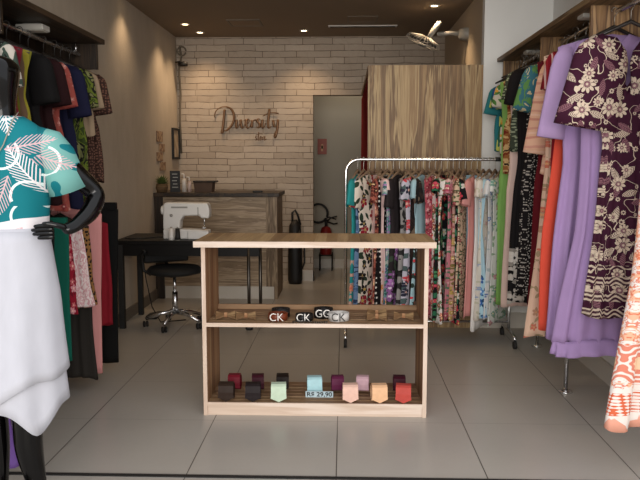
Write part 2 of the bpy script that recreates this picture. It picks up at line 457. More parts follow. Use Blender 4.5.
def word(nm, seq, s, x, z, wmin, wmax):
    for ch, dx in seq:
        bm = bmesh.new()
        for P in LET[ch]: stroke(bm, bez(P, 8), s, 0, 0, 0, wmin, wmax)
        link('letter', bm, M['bronze'], sg, True, loc=(x, -.02, z))
        x += dx * s
word('big', [('D', 1.55), ('i', .42), ('v', .5), ('e', .5), ('r', .45), ('s', .48), ('i', .42), ('t', .62), ('y', .5)], .128, -.33, -.06, .006, .015)
word('small', [('s', .5), ('t', .5), ('e', .45), ('r', .4), ('e', .4)], .055, .09, -.2, .003, .006)

# corner camera with loose cables
t = empty('security_camera', (-1.86, 8.2, 2.50), 0, 'small dark camera high in the corner of the brick wall', 'camera')
link('bracket', TB([(-.06, .06, .03), (-.01, .02, .03), (.02, 0, 0)], .009), M['black'], t, True)
link('camera_body', LT([(.001, -.05), (.024, -.05), (.028, .0), (.024, .05), (.001, .05)], (.04, -.02, 0), 16, 'x'), M['black'], t, True)
tag(link('cable_bundle', tube(tube(bmesh.new(), arc((-1.86, 8.3, 2.66), .05, 0, PI * 1.9, 16), .009, 6), [(-1.885, 8.32, 2.72), (-1.87, 8.32, 2.6), (-1.9, 8.32, 2.45), (-1.885, 8.32, 2.18), (-1.9, 8.32, 1.9), (-1.89, 8.32, 1.5)], .011, 6), M['grille'], None, True),
    'coiled cable running down the corner between plaster and brick walls', 'cable')

# wall things on the left
g = G('framed_print', .6); p = g.co(); g.base(g.ramp(g.noise(p, 8, 2), [(.4, '#b8a68e'), (.6, '#9b886f')]))
t = empty('picture_frame', (XL + .012, 8.16, 1.607), 0, 'narrow black picture frame on the plaster wall near the brick corner', 'picture frame')
bm = bmesh.new()
for a in ((-.15, .15, -.175, -.15), (-.15, .15, .15, .175), (-.15, -.125, -.15, .15), (.125, .15, -.15, .15)): box(bm, -.01, .015, a[0], a[1], a[2], a[3])
link('frame', bm, M['black'], t, bevel=.003); link('picture', BX(-.008, .002, -.125, .125, -.15, .15), g.mat, t)
g = G('poster_print', .7); p = g.co(); s_ = g.sep(p)
g.base(g.mix(g.m('GREATER_THAN', g.noise(g.vm('MULTIPLY', p, (1., 1.4, 1.)), 22, 2), .5), '#7a5a44', '#a88d70'))
for k, (dz, h, dy) in enumerate(((.09, .11, 0), (-.01, .08, .08), (-.11, .09, -.01), (-.21, .09, .1))):
    tag(link('wall_notice', BX(XL + .001, XL + .008, 7.36 + dy, 7.6 + dy, 1.52 + dz, 1.52 + dz + h), g.mat),
        ['brown printed notice on plaster wall, topmost of the column', 'brown printed notice on plaster wall, second from the top of the column', 'brown printed notice on plaster wall, third from the top of the column', 'brown printed notice on plaster wall, lowest of the column'][k], 'notice', 'notices pinned on the plaster wall')

# reception counter
t = empty('reception_counter', (-1.26, 7.22, 0), 0, 'wooden reception counter with pale plinth before the brick wall', 'counter')
link('front_panel', BX(-.58, .47, .0, .03, .13, 1.05), M['counter'], t)
link('side_panel', BX(.55, .585, -.02, .62, .0, 1.05), M['counter_v'], t)
link('side_panel', BX(-.665, -.58, -.02, .62, .0, 1.05), M['zebra_dark'], t)  # shade on this end is painted in by the darker wood
link('corner_post', BX(.47, .55, -.01, .05, .13, 1.05), M['counter_v'], t)
link('plinth', BX(-.58, .55, .01, .6, .0, .13), M['skirt'], t)
link('countertop', BX(-.668, .61, -.04, .64, 1.05, 1.09), M['zebra_dark_shaded_h'], t, bevel=.004)
link('inner_shelf', BX(-.58, .55, .05, .6, .72, .75), M['counter'], t)
# things on the counter
def rnd(seed): random.seed(seed)
rnd(3)
t = empty('potted_plant', (-1.86, 7.27, 1.09), 0, 'small bushy plant in a wicker pot at the left end of the counter', 'plant')
gw = G('wicker', .8); p = gw.co(); s_ = gw.sep(p); gw.base(gw.mix(gw.m('GREATER_THAN', gw.m('FRACT', gw.m('MULTIPLY', s_[2], 60.)), .5), '#4a3722', '#6e5636'))
link('pot', LT([(.001, 0), (.05, 0), (.062, .05), (.056, .09), (.05, .09), (.05, .07), (.001, .07)], seg=18), gw.mat, t, True)
bm = bmesh.new()
for k in range(60):
    a = random.uniform(0, 6.28); e = random.uniform(.1, 1.5); L = random.uniform(.06, .11)
    d = Vector((math.cos(a) * math.cos(e), math.sin(a) * math.cos(e), math.sin(e))); o = Vector((0, 0, .08)); tip = o + d * L
    sd = d.cross(Vector((0, 0, 1))).normalized() * .016; mid = o + d * L * .55 + Vector((0, 0, .006))
    vs = [bm.verts.new(v) for v in (o, mid + sd, tip, mid - sd)]; bm.faces.new(vs)
link('foliage', bm, M['green'], t, solid=.001)
t = empty('letter_board', (-1.745, 7.36, 1.09), .12, 'small black letter board standing on the counter beside the plant', 'letter board')
link('board', BX(-.052, .052, 0, .015, 0, .22), M['black'], t, bevel=.002)
bm = bmesh.new()
for k in range(5): box(bm, -.03 + (k % 2) * .008, .03 - (k % 3) * .006, -.003, .001, .045 + k * .034, .055 + k * .034)
link('text_lines', bm, M['grey_plastic'], t)
for x, h, r, c_, lb in ((-1.655, .17, .024, '#d8cfc4', 'white pump bottle on the counter beside the letter board'), (-1.60, .14, .02, '#c9b0a4', 'slim pinkish bottle on the counter next to the dark box')):
    t = empty('pump_bottle', (x, 7.38, 1.09), 0, lb, 'bottle')
    link('bottle_body', LT([(.001, 0), (r, 0), (r, h * .7), (r * .5, h * .82), (r * .4, h * .82), (.001, h * .83)], seg=16), plain('bottle_' + str(int(-x * 100)), c_, .35), t, True)
    link('pump', tube(TB([(0, 0, h * .8), (0, 0, h * 1.1)], .006), [(0, 0, h * 1.1), (-.03, 0, h * 1.1)], .006), M['white_plastic'], t, True)
t = empty('storage_basket', (-1.45, 7.42, 1.09), 0, 'dark brown box with rim on the counter behind the sewing machine', 'box')
gb = plain('brown_basket', '#4a3424', .7, nz=.2)
link('body', prism(bmesh.new(), [(-.088, 0), (.088, 0), (.10, .1), (-.10, .1)], -.08, .08), gb, t, bevel=.004)
link('lid', BX(-.105, .13, -.09, .09, .1, .118), M['zebra_dark_shaded_h'], t, bevel=.004)
t = empty('desk_phone', (-.88, 7.3, 1.09), 0, 'small dark gadget lying on the counter near its right end', 'gadget')
link('body', BX(-.05, .05, -.03, .03, 0, .02), M['black'], t, bevel=.005)

# fitting room
t = empty('fitting_room', (.66, 6.0, 0), 0, 'fitting room front of streaked olive wood panels behind the clothes rack', 'fitting room')
link('front_panel', BX(-.465, .475, 0, .02, 0, 2.19), M['zebra'], t)
link('top_rail', BX(-.465, -.445, .03, 2.33, 2.15, 2.19), M['zebra_mid'], t)
bm = bmesh.new(); U = 90
A, B = [], []
for k in range(U + 1):
    y = 6.05 + 2.1 * k / U; x = .215 + .022 * math.sin(k * 1.05)
    A.append(bm.verts.new((x, y, .04))); B.append(bm.verts.new((x, y, 2.10)))
for k in range(U): bm.faces.new([A[k], A[k + 1], B[k + 1], B[k]])
cu = link('curtain_cloth', bm, cloth('dark_red_curtain', '#6a0f12'), None, True, solid=.004)
cu.name = 'curtain'; tag(cu, 'dark red curtain closing the side of the wooden fitting room', 'curtain')

# wall fan at top right
fan = empty('wall_fan', (XJ, 6.85, 2.58), 0, 'grey wall fan on a bracket at the top right of the brick wall', 'fan')
link('wall_plate', LT([(.001, 0), (.055, 0), (.06, -.02), (.05, -.045), (.001, -.05)], seg=20, axis='x'), M['grey_plastic'], fan, True)
for v in fan.children[0].data.vertices: v.co.z *= 1.9
link('arm', TB([(-.04, 0, 0), (-.16, 0, .01), (-.28, -.01, 0)], [.022, .02, .02]), M['grey_plastic'], fan, True)
link('motor_housing', LT([(.001, -.06), (.06, -.055), (.085, -.03), (.085, .03), (.07, .05), (.001, .055)], seg=20), M['grey_plastic'], fan, True)
mh = fan.children[-1]; mh.location = (-.30, -.02, .01); mh.rotation_euler = (.35, .6, 0)
gu = bmesh.new()
for k in range(6):
    rr = .05 + .14 * k / 5; zz = -.045 - .0 * k
    tube(gu, arc((0, 0, zz + .03 * (1 - (k / 5) ** 2) * -1), rr, 0, 2 * PI, 28, 'xy'), .0035, 5)
for k in range(28):
    a = 2 * PI * k / 28; ca, sa = math.cos(a), math.sin(a)
    tube(gu, [(ca * .04, sa * .04, -.08), (ca * .14, sa * .14, -.07), (ca * .19, sa * .19, -.04), (ca * .17, sa * .17, .0), (ca * .05, sa * .05, .03)], .003, 4)
gd = link('fan_guard', gu, M['grey_plastic'], fan, True); gd.location = (-.40, -.05, -.05); gd.rotation_euler = (.22, .42, 0); gd.scale = (.88, .88, .88)
bm = bmesh.new()
for k in range(4):
    a = PI / 2 * k
    vs = [bm.verts.new((math.cos(a + q) * r_, math.sin(a + q) * r_, z_)) for q, r_, z_ in ((-.1, .03, -.03), (-.35, .16, -.045), (.35, .16, -.015), (.3, .03, -.02))]
    bm.faces.new(vs)
lathe(bm, [(.001, -.045), (.035, -.045), (.035, -.005), (.001, -.005)], seg=16)
bl = link('fan_blade', bm, M['black'], fan, solid=.003); bl.location = gd.location; bl.scale = gd.scale; bl.rotation_euler = gd.rotation_euler

# hallway: extinguisher, sign, bag
t = empty('fire_extinguisher', (-.23, 9.25, 0), 0, 'red fire extinguisher on a stand seen through the doorway', 'fire extinguisher')
link('cylinder', LT([(.001, .2), (.07, .2), (.078, .22), (.078, .48), (.06, .55), (.025, .57), (.001, .57)], seg=22), M['red'], t, True)
link('label_band', LT([(.079, .3), (.08, .3), (.08, .42), (.079, .42)], seg=22), plain('label_cream', '#b9a98c', .6), t, True)
link('valve', tube(TB([(0, 0, .56), (0, 0, .66)], .02), [(0, 0, .62), (.06, 0, .68), (.14, 0, .70)], .01), M['black'], t, True)
link('handle', tube(TB([(-.02, 0, .64), (.1, 0, .60), (.15, 0, .61)], .01), [(-.03, 0, .66), (.04, 0, .69), (.13, 0, .66)], .009), M['black'], t, True)
link('hose', TB(arc((-.10, -.03, .74), .12, -.4, PI * 1.75, 22), .014, 8), M['black'], t, True)
bm = bmesh.new()
for sx in (-1, 1):
    for sy in (-1, 1): tube(bm, [(sx * .08, sy * .08, 0), (sx * .08, sy * .08, .22)], .009)
tube(bm, [(x * .085, y * .085, .2) for x, y in ((-1, -1), (1, -1), (1, 1), (-1, 1), (-1, -1))], .008)
link('stand', bm, M['black'], t, True)
t = empty('extinguisher_sign', (-.285, 9.392, 1.60), 0, 'small red sign on the hallway wall above the extinguisher', 'sign')
link('plate', BX(-.06, .06, -.004, .008, -.10, .10), plain('sign_red', '#8e3a24', .5), t)
bm = lathe(bmesh.new(), [(.001, -.006), (.02, -.006), (.02, -.004), (.001, -.004)], (0, 0, -.01), 12, 'y'); box(bm, -.012, .012, -.006, -.004, -.06, .03)
link('pictogram', bm, plain('sign_cream', '#c99f7c', .6), t)
t = empty('tall_bag', (-.56, 8.18, 0), 0, 'tall slim black bag leaning by the counter end and brick wall', 'bag')
link('bag_body', LT([(.001, 0), (.075, .0), (.085, .05), (.08, .5), (.065, .68), (.02, .74), (.001, .74)], seg=20), M['black'], t, True)
link('strap', TB([(.05, -.06, .1), (.11, -.05, .25), (.11, -.05, .45), (.05, -.05, .62)], .01), M['black'], t, True)
link('grip', TB([(-.03, 0, .7), (-.03, 0, .82), (.0, 0, .85), (.03, 0, .8), (.06, 0, .68)], .013), M['black'], t, True)

# ------------------------------------------------------------------ sewing desk and chair
t = empty('sewing_desk', (-1.28, 5.85, 0), 0, 'black desk with steel legs carrying the sewing machine', 'desk')
link('desk_top', BX(-.63, .60, 0, .62, .715, .75), M['desk'], t, bevel=.003)
link('apron', BX(-.60, .58, .01, .035, .62, .715), M['desk'], t)
link('side_panel', BX(-.60, -.575, .04, .6, .62, .715), M['desk'], t)
for x, y in ((-.585, .03), (-.585, .58), (.0, .58)):
    link('leg', BX(x - .022, x + .022, y - .022, y + .022, 0, .715), M['black'], t)
for x in (.49, .575):
    link('leg', TB([(x, .02 if x < .5 else .12, .03), (x, .02 if x < .5 else .12, .715)], .014, 12), M['steel'], t, True)
link('foot', LT([(.001, 0), (.03, 0), (.034, .02), (.018, .035), (.001, .035)], (.49, .02, 0), 14), M['rubber'], t, True)
link('foot', LT([(.001, 0), (.03, 0), (.034, .02), (.018, .035), (.001, .035)], (.575, .12, 0), 14), M['rubber'], t, True)
tag(link('power_cable', TB([(-1.86, 6.0, .756), (-1.80, 5.95, .756), (-1.7, 6.0, .756), (-1.6, 6.1, .756), (-1.5, 6.12, .756), (-1.42, 6.1, .756)], .005, 6), M['black'], None, True), 'thin black cable lying on the black desk beside the sewing machine', 'cable')
tag(link('floor_cable', TB([(-1.78, 6.2, .60), (-1.76, 6.25, .35), (-1.70, 6.2, .12), (-1.6, 6.1, .006), (-1.4, 6.2, .006)], .005, 6), M['black'], None, True), 'thin black cable hanging under the desk to the floor', 'cable')
tag(link('foot_pedal', prism(bmesh.new(), [(-.05, 0), (.05, 0), (.05, .05), (-.05, .03)], -.07, .07), M['black'], None, bevel=.006, loc=(-1.72, 6.3, 0)), 'black sewing pedal on the floor under the desk', 'pedal')
# sewing machine
t = empty('sewing_machine', (-1.34, 6.05, .75), 0, 'white sewing machine on the black desk', 'sewing machine')
bm = prism(bmesh.new(), [(-.19, 0), (.19, 0), (.195, .075), (.0, .085), (-.19, .085)], -.07, .07)
link('bed', bm, M['white_plastic'], t, bevel=.012)
bm = prism(bmesh.new(), [(-.195, .08), (-.05, .08), (-.045, .15), (-.02, .195), (.115, .2), (.13, .175), (.20, .175), (.205, .24), (.19, .305), (-.17, .31), (-.19, .29)], -.055, .06)
link('arm', bm, M['white_plastic'], t, bevel=.014)
link('handwheel', LT([(.001, -.215), (.035, -.215), (.04, -.205), (.035, -.19), (.001, -.19)], (0, 0, .24), 20, 'x'), M['white_plastic'], t, True)
link('needle_bar', tube(TB([(.15, 0, .18), (.15, 0, .12)], .006), [(.15, 0, .13), (.15, 0, .088)], .002), M['chrome'], t, True)
link('presser_foot', BX(.135, .165, -.02, .01, .088, .096), M['chrome'], t)
link('tension_slot', BX(.105, .112, -.058, -.05, .2, .27), M['grey_plastic'], t)
link('dial', LT([(.001, -.066), (.012, -.064), (.014, -.05), (.001, -.05)], (-.12, 0, .2), 14, 'y'), M['grey_plastic'], t, True)
link('badge', BX(-.12, .02, -.057, -.05, .262, .276), M['grey_plastic'], t)
link('extension_table', BX(.02, .2, -.085, -.06, .0, .07), M['white_plastic'], t, bevel=.008)
for x, cc, lb in ((-1.44, 'white_plastic', 'white thread cone on the desk in front of the sewing machine'), (-1.387, 'black', 'black thread cone on the desk in front of the sewing machine')):
    t = empty('thread_cone', (x, 5.90, .75), 0, lb, 'thread')
    link('thread', LT([(.001, .004), (.024, .004), (.022, .03), (.018, .10), (.001, .10)], seg=16), M[cc], t, True)
    link('spool_core', LT([(.001, 0), (.026, 0), (.026, .004), (.008, .006), (.008, .112), (.001, .112)], seg=14), M['grey_plastic'], t, True)

# office chair
t = empty('office_chair', (-1.44, 5.98, 0), .5, 'black swivel chair with chrome star base under the desk', 'chair')
link('seat', LT([(.001, .455), (.17, .45), (.225, .465), (.235, .485), (.21, .515), (.001, .52)], seg=28), plain('black_fabric', '#0b0908', .8, nz=.1), t, True)
link('backrest', BX(-.2, .2, .24, .28, .52, .72), M['black'], t, bevel=.02)
link('back_bracket', TB([(0, .1, .42), (0, .24, .44), (0, .27, .55)], .018), M['black'], t, True)
link('gas_column', tube(TB([(0, 0, .12), (0, 0, .30)], .025, 14), [(0, 0, .28), (0, 0, .43)], .014, 14), M['chrome'], t, True)
for k in range(5):
    a = 2 * PI * k / 5 + .3; ca, sa = math.cos(a), math.sin(a)
    lg = link('base_arm', TB([(ca * .02, sa * .02, .125), (ca * .12, sa * .12, .115), (ca * .25, sa * .25, .07)], [.022, .018, .014], 10), M['chrome'], t, True)
    link('caster', lathe(lathe(bmesh.new(), [(.001, -.022), (.026, -.02), (.026, -.006), (.001, -.006)], (0, 0, 0), 14, 'x'), [(.001, .006), (.026, .006), (.026, .02), (.001, .022)], (0, 0, 0), 14, 'x'), M['rubber'], lg, True, loc=(ca * .25, sa * .25, .027))
link('armrest', TB([(-.2, 0, .46), (-.26, 0, .5), (-.27, .02, .62), (-.26, -.08, .66), (-.26, .14, .66)], .014), M['black'], t, True)

# ------------------------------------------------------------------ display shelf
SX0, SX1, SY0, SY1 = -.774, .457, 3.83, 4.23
t = empty('display_shelf', ((SX0 + SX1) / 2, SY0, 0), 0, 'open wooden display shelf in the middle of the shop floor', 'shelf')
hw = (SX1 - SX0) / 2
def pan(nm, bs, mat): return link(nm, BX(*bs), mat, t, bevel=.0015)
pan('top_board', (-hw - .038, hw + .038, -.02, SY1 - SY0 + .05, .942, .974), M['top'])
link('edge_strip', BX(-hw - .038, hw + .038, -.026, -.0205, .942, .974), M['pale'], t)
for sx, x0 in ((-1, -hw), (1, hw - .022)):
    sp = pan('side_panel', (x0, x0 + .022, .0, SY1 - SY0, 0, .942), M['side'])
    link('edge_strip', BX(x0, x0 + .022, -.006, -.0005, 0, .942), M['pale_v'], sp)
def slatshelf(z, nm):
    bm = bmesh.new(); n = 7; W = (SY1 - SY0 - .01) / n
    for k in range(n): box(bm, -hw + .022, hw - .022, .004 + k * W, .004 + (k + 1) * W - .007, z - .02, z)
    o = link(nm, bm, M['slat'], t, bevel=.002)
    return o
sm = slatshelf(.522, 'middle_shelf'); link('edge_strip', BX(-hw + .022, hw - .022, -.004, .003, .501, .522), M['pale'], sm)
link('back_rail', BX(-hw + .022, hw - .022, SY1 - SY0 - .02, SY1 - SY0, .51, .55), M['slat'], t)
sb = slatshelf(.072, 'bottom_shelf'); link('edge_strip', BX(-hw + .022, hw - .022, -.004, .003, .052, .074), M['pale'], sb)
link('kick_board', BX(-hw + .022, hw - .022, .002, .02, .0, .052), M['pale'], t, bevel=.001)

# rolled ties
def tie(x, y, c, label, w_=.074, r=.036, drop=.004, satin=True, point=True):
    g = G('tie_satin', .5, 0, .15); p = g.co(); n = g.noise(p, 35, 2); cc = Vector(col(c)[:3])
    g.base(g.mix(n, tuple(cc * .85), tuple(cc * 1.1))); wv = g.node('ShaderNodeTexWave', wave_type='BANDS', bands_direction='DIAGONAL')
    g.put(wv.inputs['Vector'], p); wv.inputs['Scale'].default_value = 90; g.bump(wv.outputs['Fac'], .25, .001)
    root = empty('rolled_tie', (x, y, .0725), random.uniform(-.12, .12), label, 'tie', 'rolled neckties on the bottom shelf')
    # coil: spiral band across the width
    bm = bmesh.new(); n_ = 64; turns = 2.6; prev = None
    path = []
    for k in range(n_ + 1):
        q = k / n_; a = -PI / 2 - 2 * PI * turns * q; rr = .007 + (r - .007) * q
        path.append((rr * math.cos(a + PI * (2 * turns) - 0), rr * math.sin(a + PI * (2 * turns))))
    # outer turn ends at the top front and drops as the pointed blade
    cy = 0.; cz = r
    row = []
    for (py, pz) in path:
        row.append((bm.verts.new((-w_ * .48, cy + py, cz + pz)), bm.verts.new((w_ * .48, cy + py, cz + pz))))
    for A, B in zip(row, row[1:]): bm.faces.new([A[0], A[1], B[1], B[0]])
    link('coil', bm, g.mat, root, True, solid=.003)
    bm = bmesh.new(); f_ = []
    zs = [2 * r + .003, 2 * r + .001, 2 * r - .008, r * 1.1, r * .7, .022]
    ys = [0., -r * .75, -r - .001, -r - .006, -r - .005, -r - .005]
    ws = [.49, .5, .5, .5, .51, .53]
    for z_, y_, q in zip(zs, ys, ws): f_.append([bm.verts.new((s_ * q * w_, y_ - (.002 if s_ == 0 else 0), z_)) for s_ in (-1, 0, 1)])
    for A, B in zip(f_, f_[1:]):
        for k in (0, 1): bm.faces.new([A[k], A[k + 1], B[k + 1], B[k]])
    tip = bm.verts.new((0, -r - .006, drop - .003 if point else .012))
    L = f_[-1]
    if point:
        bm.faces.new([L[0], L[1], tip]); bm.faces.new([L[1], L[2], tip])
    link('blade', bm, g.mat, root, False, solid=.003)
    return root
random.seed(5)
for a in ((-.655, 3.897, '#2f221b', 'dark brown rolled tie, leftmost in the front row'), (-.505, 3.897, '#221a1b', 'black brown rolled tie beside the dark brown one, in the front row'),
          (-.362, 3.897, '#bfd0b8', 'mint green rolled tie with pointed tip'), (-.168, 4.03, '#a8cdd2', 'pale blue rolled tie in the middle of the bottom shelf'),
          (.038, 3.897, '#dfb7a5', 'pale pink rolled tie behind the right end of price label'), (.198, 3.897, '#e2b48c', 'peach rolled tie with pointed tip'),
          (.338, 3.897, '#b5483f', 'coral red rolled tie at the right end')): tie(*a, r=.048, w_=.084)
for a in ((-.635, 4.07, '#6e1826', 'crimson rolled tie behind the dark brown one'), (-.50, 4.07, '#3c1420', 'maroon rolled tie behind the black brown one'),
          (-.355, 4.08, '#1e1512', 'near black rolled tie behind the mint one'), (-.035, 4.06, '#5c2140', 'purple rolled tie behind the pale pink one'),
          (.115, 4.06, '#c9a4ad', 'mauve pink rolled tie between the pale pink and peach ones'), (.325, 4.07, '#3d1220', 'dark burgundy rolled tie behind the coral red one')): tie(*a, r=.046, w_=.07, point=False)
# price label
t = empty('price_label', (-.135, 3.93, .0735), 0, 'small pale blue price strip reading R$ 29,90', 'price label')
link('card', prism(bmesh.new(), [(0, 0), (.03, 0), (.006, .034), (.002, .034)], -.078, .078, 'x'), plain('label_blue', '#a9bcc2', .5), t)
textmesh('price_text', 'R$ 29,90', .036, .0006, M['black'], t, (.0, -.0035 + .003, .017), (PI / 2, 0, 0), 1.1)

# belts on the middle shelf
def belt(x, y, mat, buckle, bm_, label, w_=.036, r=.043, txt='CK', z=.5235, ring=True):
    root = empty('rolled_belt', (x, y, z), 0, label, 'belt', 'rolled belts on the middle shelf')
    bm = bmesh.new(); n_ = 90; turns = 3; row = []
    for k in range(n_ + 1):
        q = k / n_; a = -PI / 2 - 2 * PI * turns * (1 - q); rr = .016 + (r - .016) * q
        row.append((bm.verts.new((rr * math.cos(a) * 1.15, rr * math.sin(a), 0)), bm.verts.new((rr * math.cos(a) * 1.15, rr * math.sin(a), w_))))
    for A, B in zip(row, row[1:]): bm.faces.new([A[0], A[1], B[1], B[0]])
    link('strap', bm, mat, root, True, solid=.0032)
    if txt:
        textmesh('buckle', txt, .062, .0022, bm_, root, (-.006, -r - .006, w_ * .5 + .004), (PI / 2, 0, 0), .95)
    return root
BR = plain('tan_leather', '#6e3018', .45, nz=.2); BK = plain('black_leather', '#171414', .45); WH = plain('white_leather', '#cbc7c2', .45)
SV = plain('silver_buckle', '#b4b0ac', .3, .8)
belt(-.363, 3.918, BR, 1, SV, 'tan brown rolled belt with CK buckle, in front at the left', .040, .052)
belt(-.355, 4.01, BK, 1, SV, 'black rolled belt without buckle behind the tan brown belt', .046, .05, None)
belt(-.215, 3.915, BK, 1, SV, 'black rolled belt with silver CK buckle near the shelf edge', .036, .047)
belt(-.11, 3.99, BK, 1, SV, 'black rolled belt with double G buckle behind the white belt', .054, .052, 'GG')
belt(-.022, 3.918, WH, 1, M['black'], 'white rolled belt with dark CK buckle', .044, .055)
bm = bmesh.new()
for k in range(16): lathe(bm, [(.0005, -.005), (.005, -.003), (.006, 0), (.005, .003), (.0005, .005)], (-.275 + k * .0122, 3.843 + .004 * math.sin(k), .5285), 8)
tag(link('bead_bracelet', bm, M['steel'], None, True), 'string of small silver beads lying along the middle shelf edge', 'bracelet')
# wooden bow ties
gbt = m_zebra('bow_tie_wood', '#8a6c4a', '#76583a', '#967a56', '#5c4229', 0, 3.)
def bowtie(x, y, rz, label):
    root = empty('bow_tie', (x, y, .5235), rz, label, 'bow tie', 'wooden bow ties on the middle shelf')
    root.rotation_euler[0] = .75; root.location.z += .021
    link('wing', prism(bmesh.new(), [(-.055, -.028), (-.008, -.011), (-.008, .011), (-.055, .028)], 0, .007, 'z'), gbt, root, bevel=.002)
    link('wing', prism(bmesh.new(), [(.055, -.028), (.008, -.011), (.008, .011), (.055, .028)], 0, .007, 'z'), gbt, root, bevel=.002)
    link('knot', BX(-.009, .009, -.014, .014, -.0002, .011), M['side'], root, bevel=.002)
bowtie(-.66, 3.92, .15, 'small wooden bow tie lying leftmost on the middle shelf')
bowtie(-.545, 3.91, .1, 'small wooden bow tie lying left of the tan belt')
bowtie(.19, 4.02, 0, 'small wooden bow tie right of the white belt, behind another')
bowtie(.185, 3.91, 0, 'small wooden bow tie right of the white belt, near the shelf edge')
bowtie(.335, 3.93, -.1, 'small wooden bow tie lying rightmost on the middle shelf')

# ------------------------------------------------------------------ garments
def hanger(loc, rz, hw_, mat, label, group, drop=.10, hookmat=None):
    """loc is the point on the rail"""
    t = empty('clothes_hanger', loc, rz, label, 'hanger', group)
    R = .016
    pts = arc((0, 0, 0), R, -.35, PI * 1.5, 12)
    pts = [(p[0], 0, p[2]) for p in pts]
    pts = [(R * math.cos(a), 0, R * math.sin(a)) for a in [-.4 + (PI + .9) * k / 10 for k in range(11)]]
    pts = [(-p[0], 0, p[2]) for p in pts]
    pts += [(.0, 0, -.03), (0, 0, -drop + .02)]
    link('hook', TB(pts, .0022, 6), hookmat or M['hook'], t, True)
    bar = [(-hw_, 0, -drop - hw_ * .36), (-hw_ * .5, 0, -drop - hw_ * .13), (0, 0, -drop + .018), (hw_ * .5, 0, -drop - hw_ * .13), (hw_, 0, -drop - hw_ * .36)]
    link('shoulder_bar', TB(bar, [.006, .009, .011, .009, .006], 8), mat, t, True)
    return t

def lerp(P, t):
    for (a, x), (b, y) in zip(P, P[1:]):
        if t <= b:
            q = (t - a) / (b - a) if b > a else 0; q = q * q * (3 - 2 * q) if False else q
            return x + (y - x) * q
    return P[-1][1]

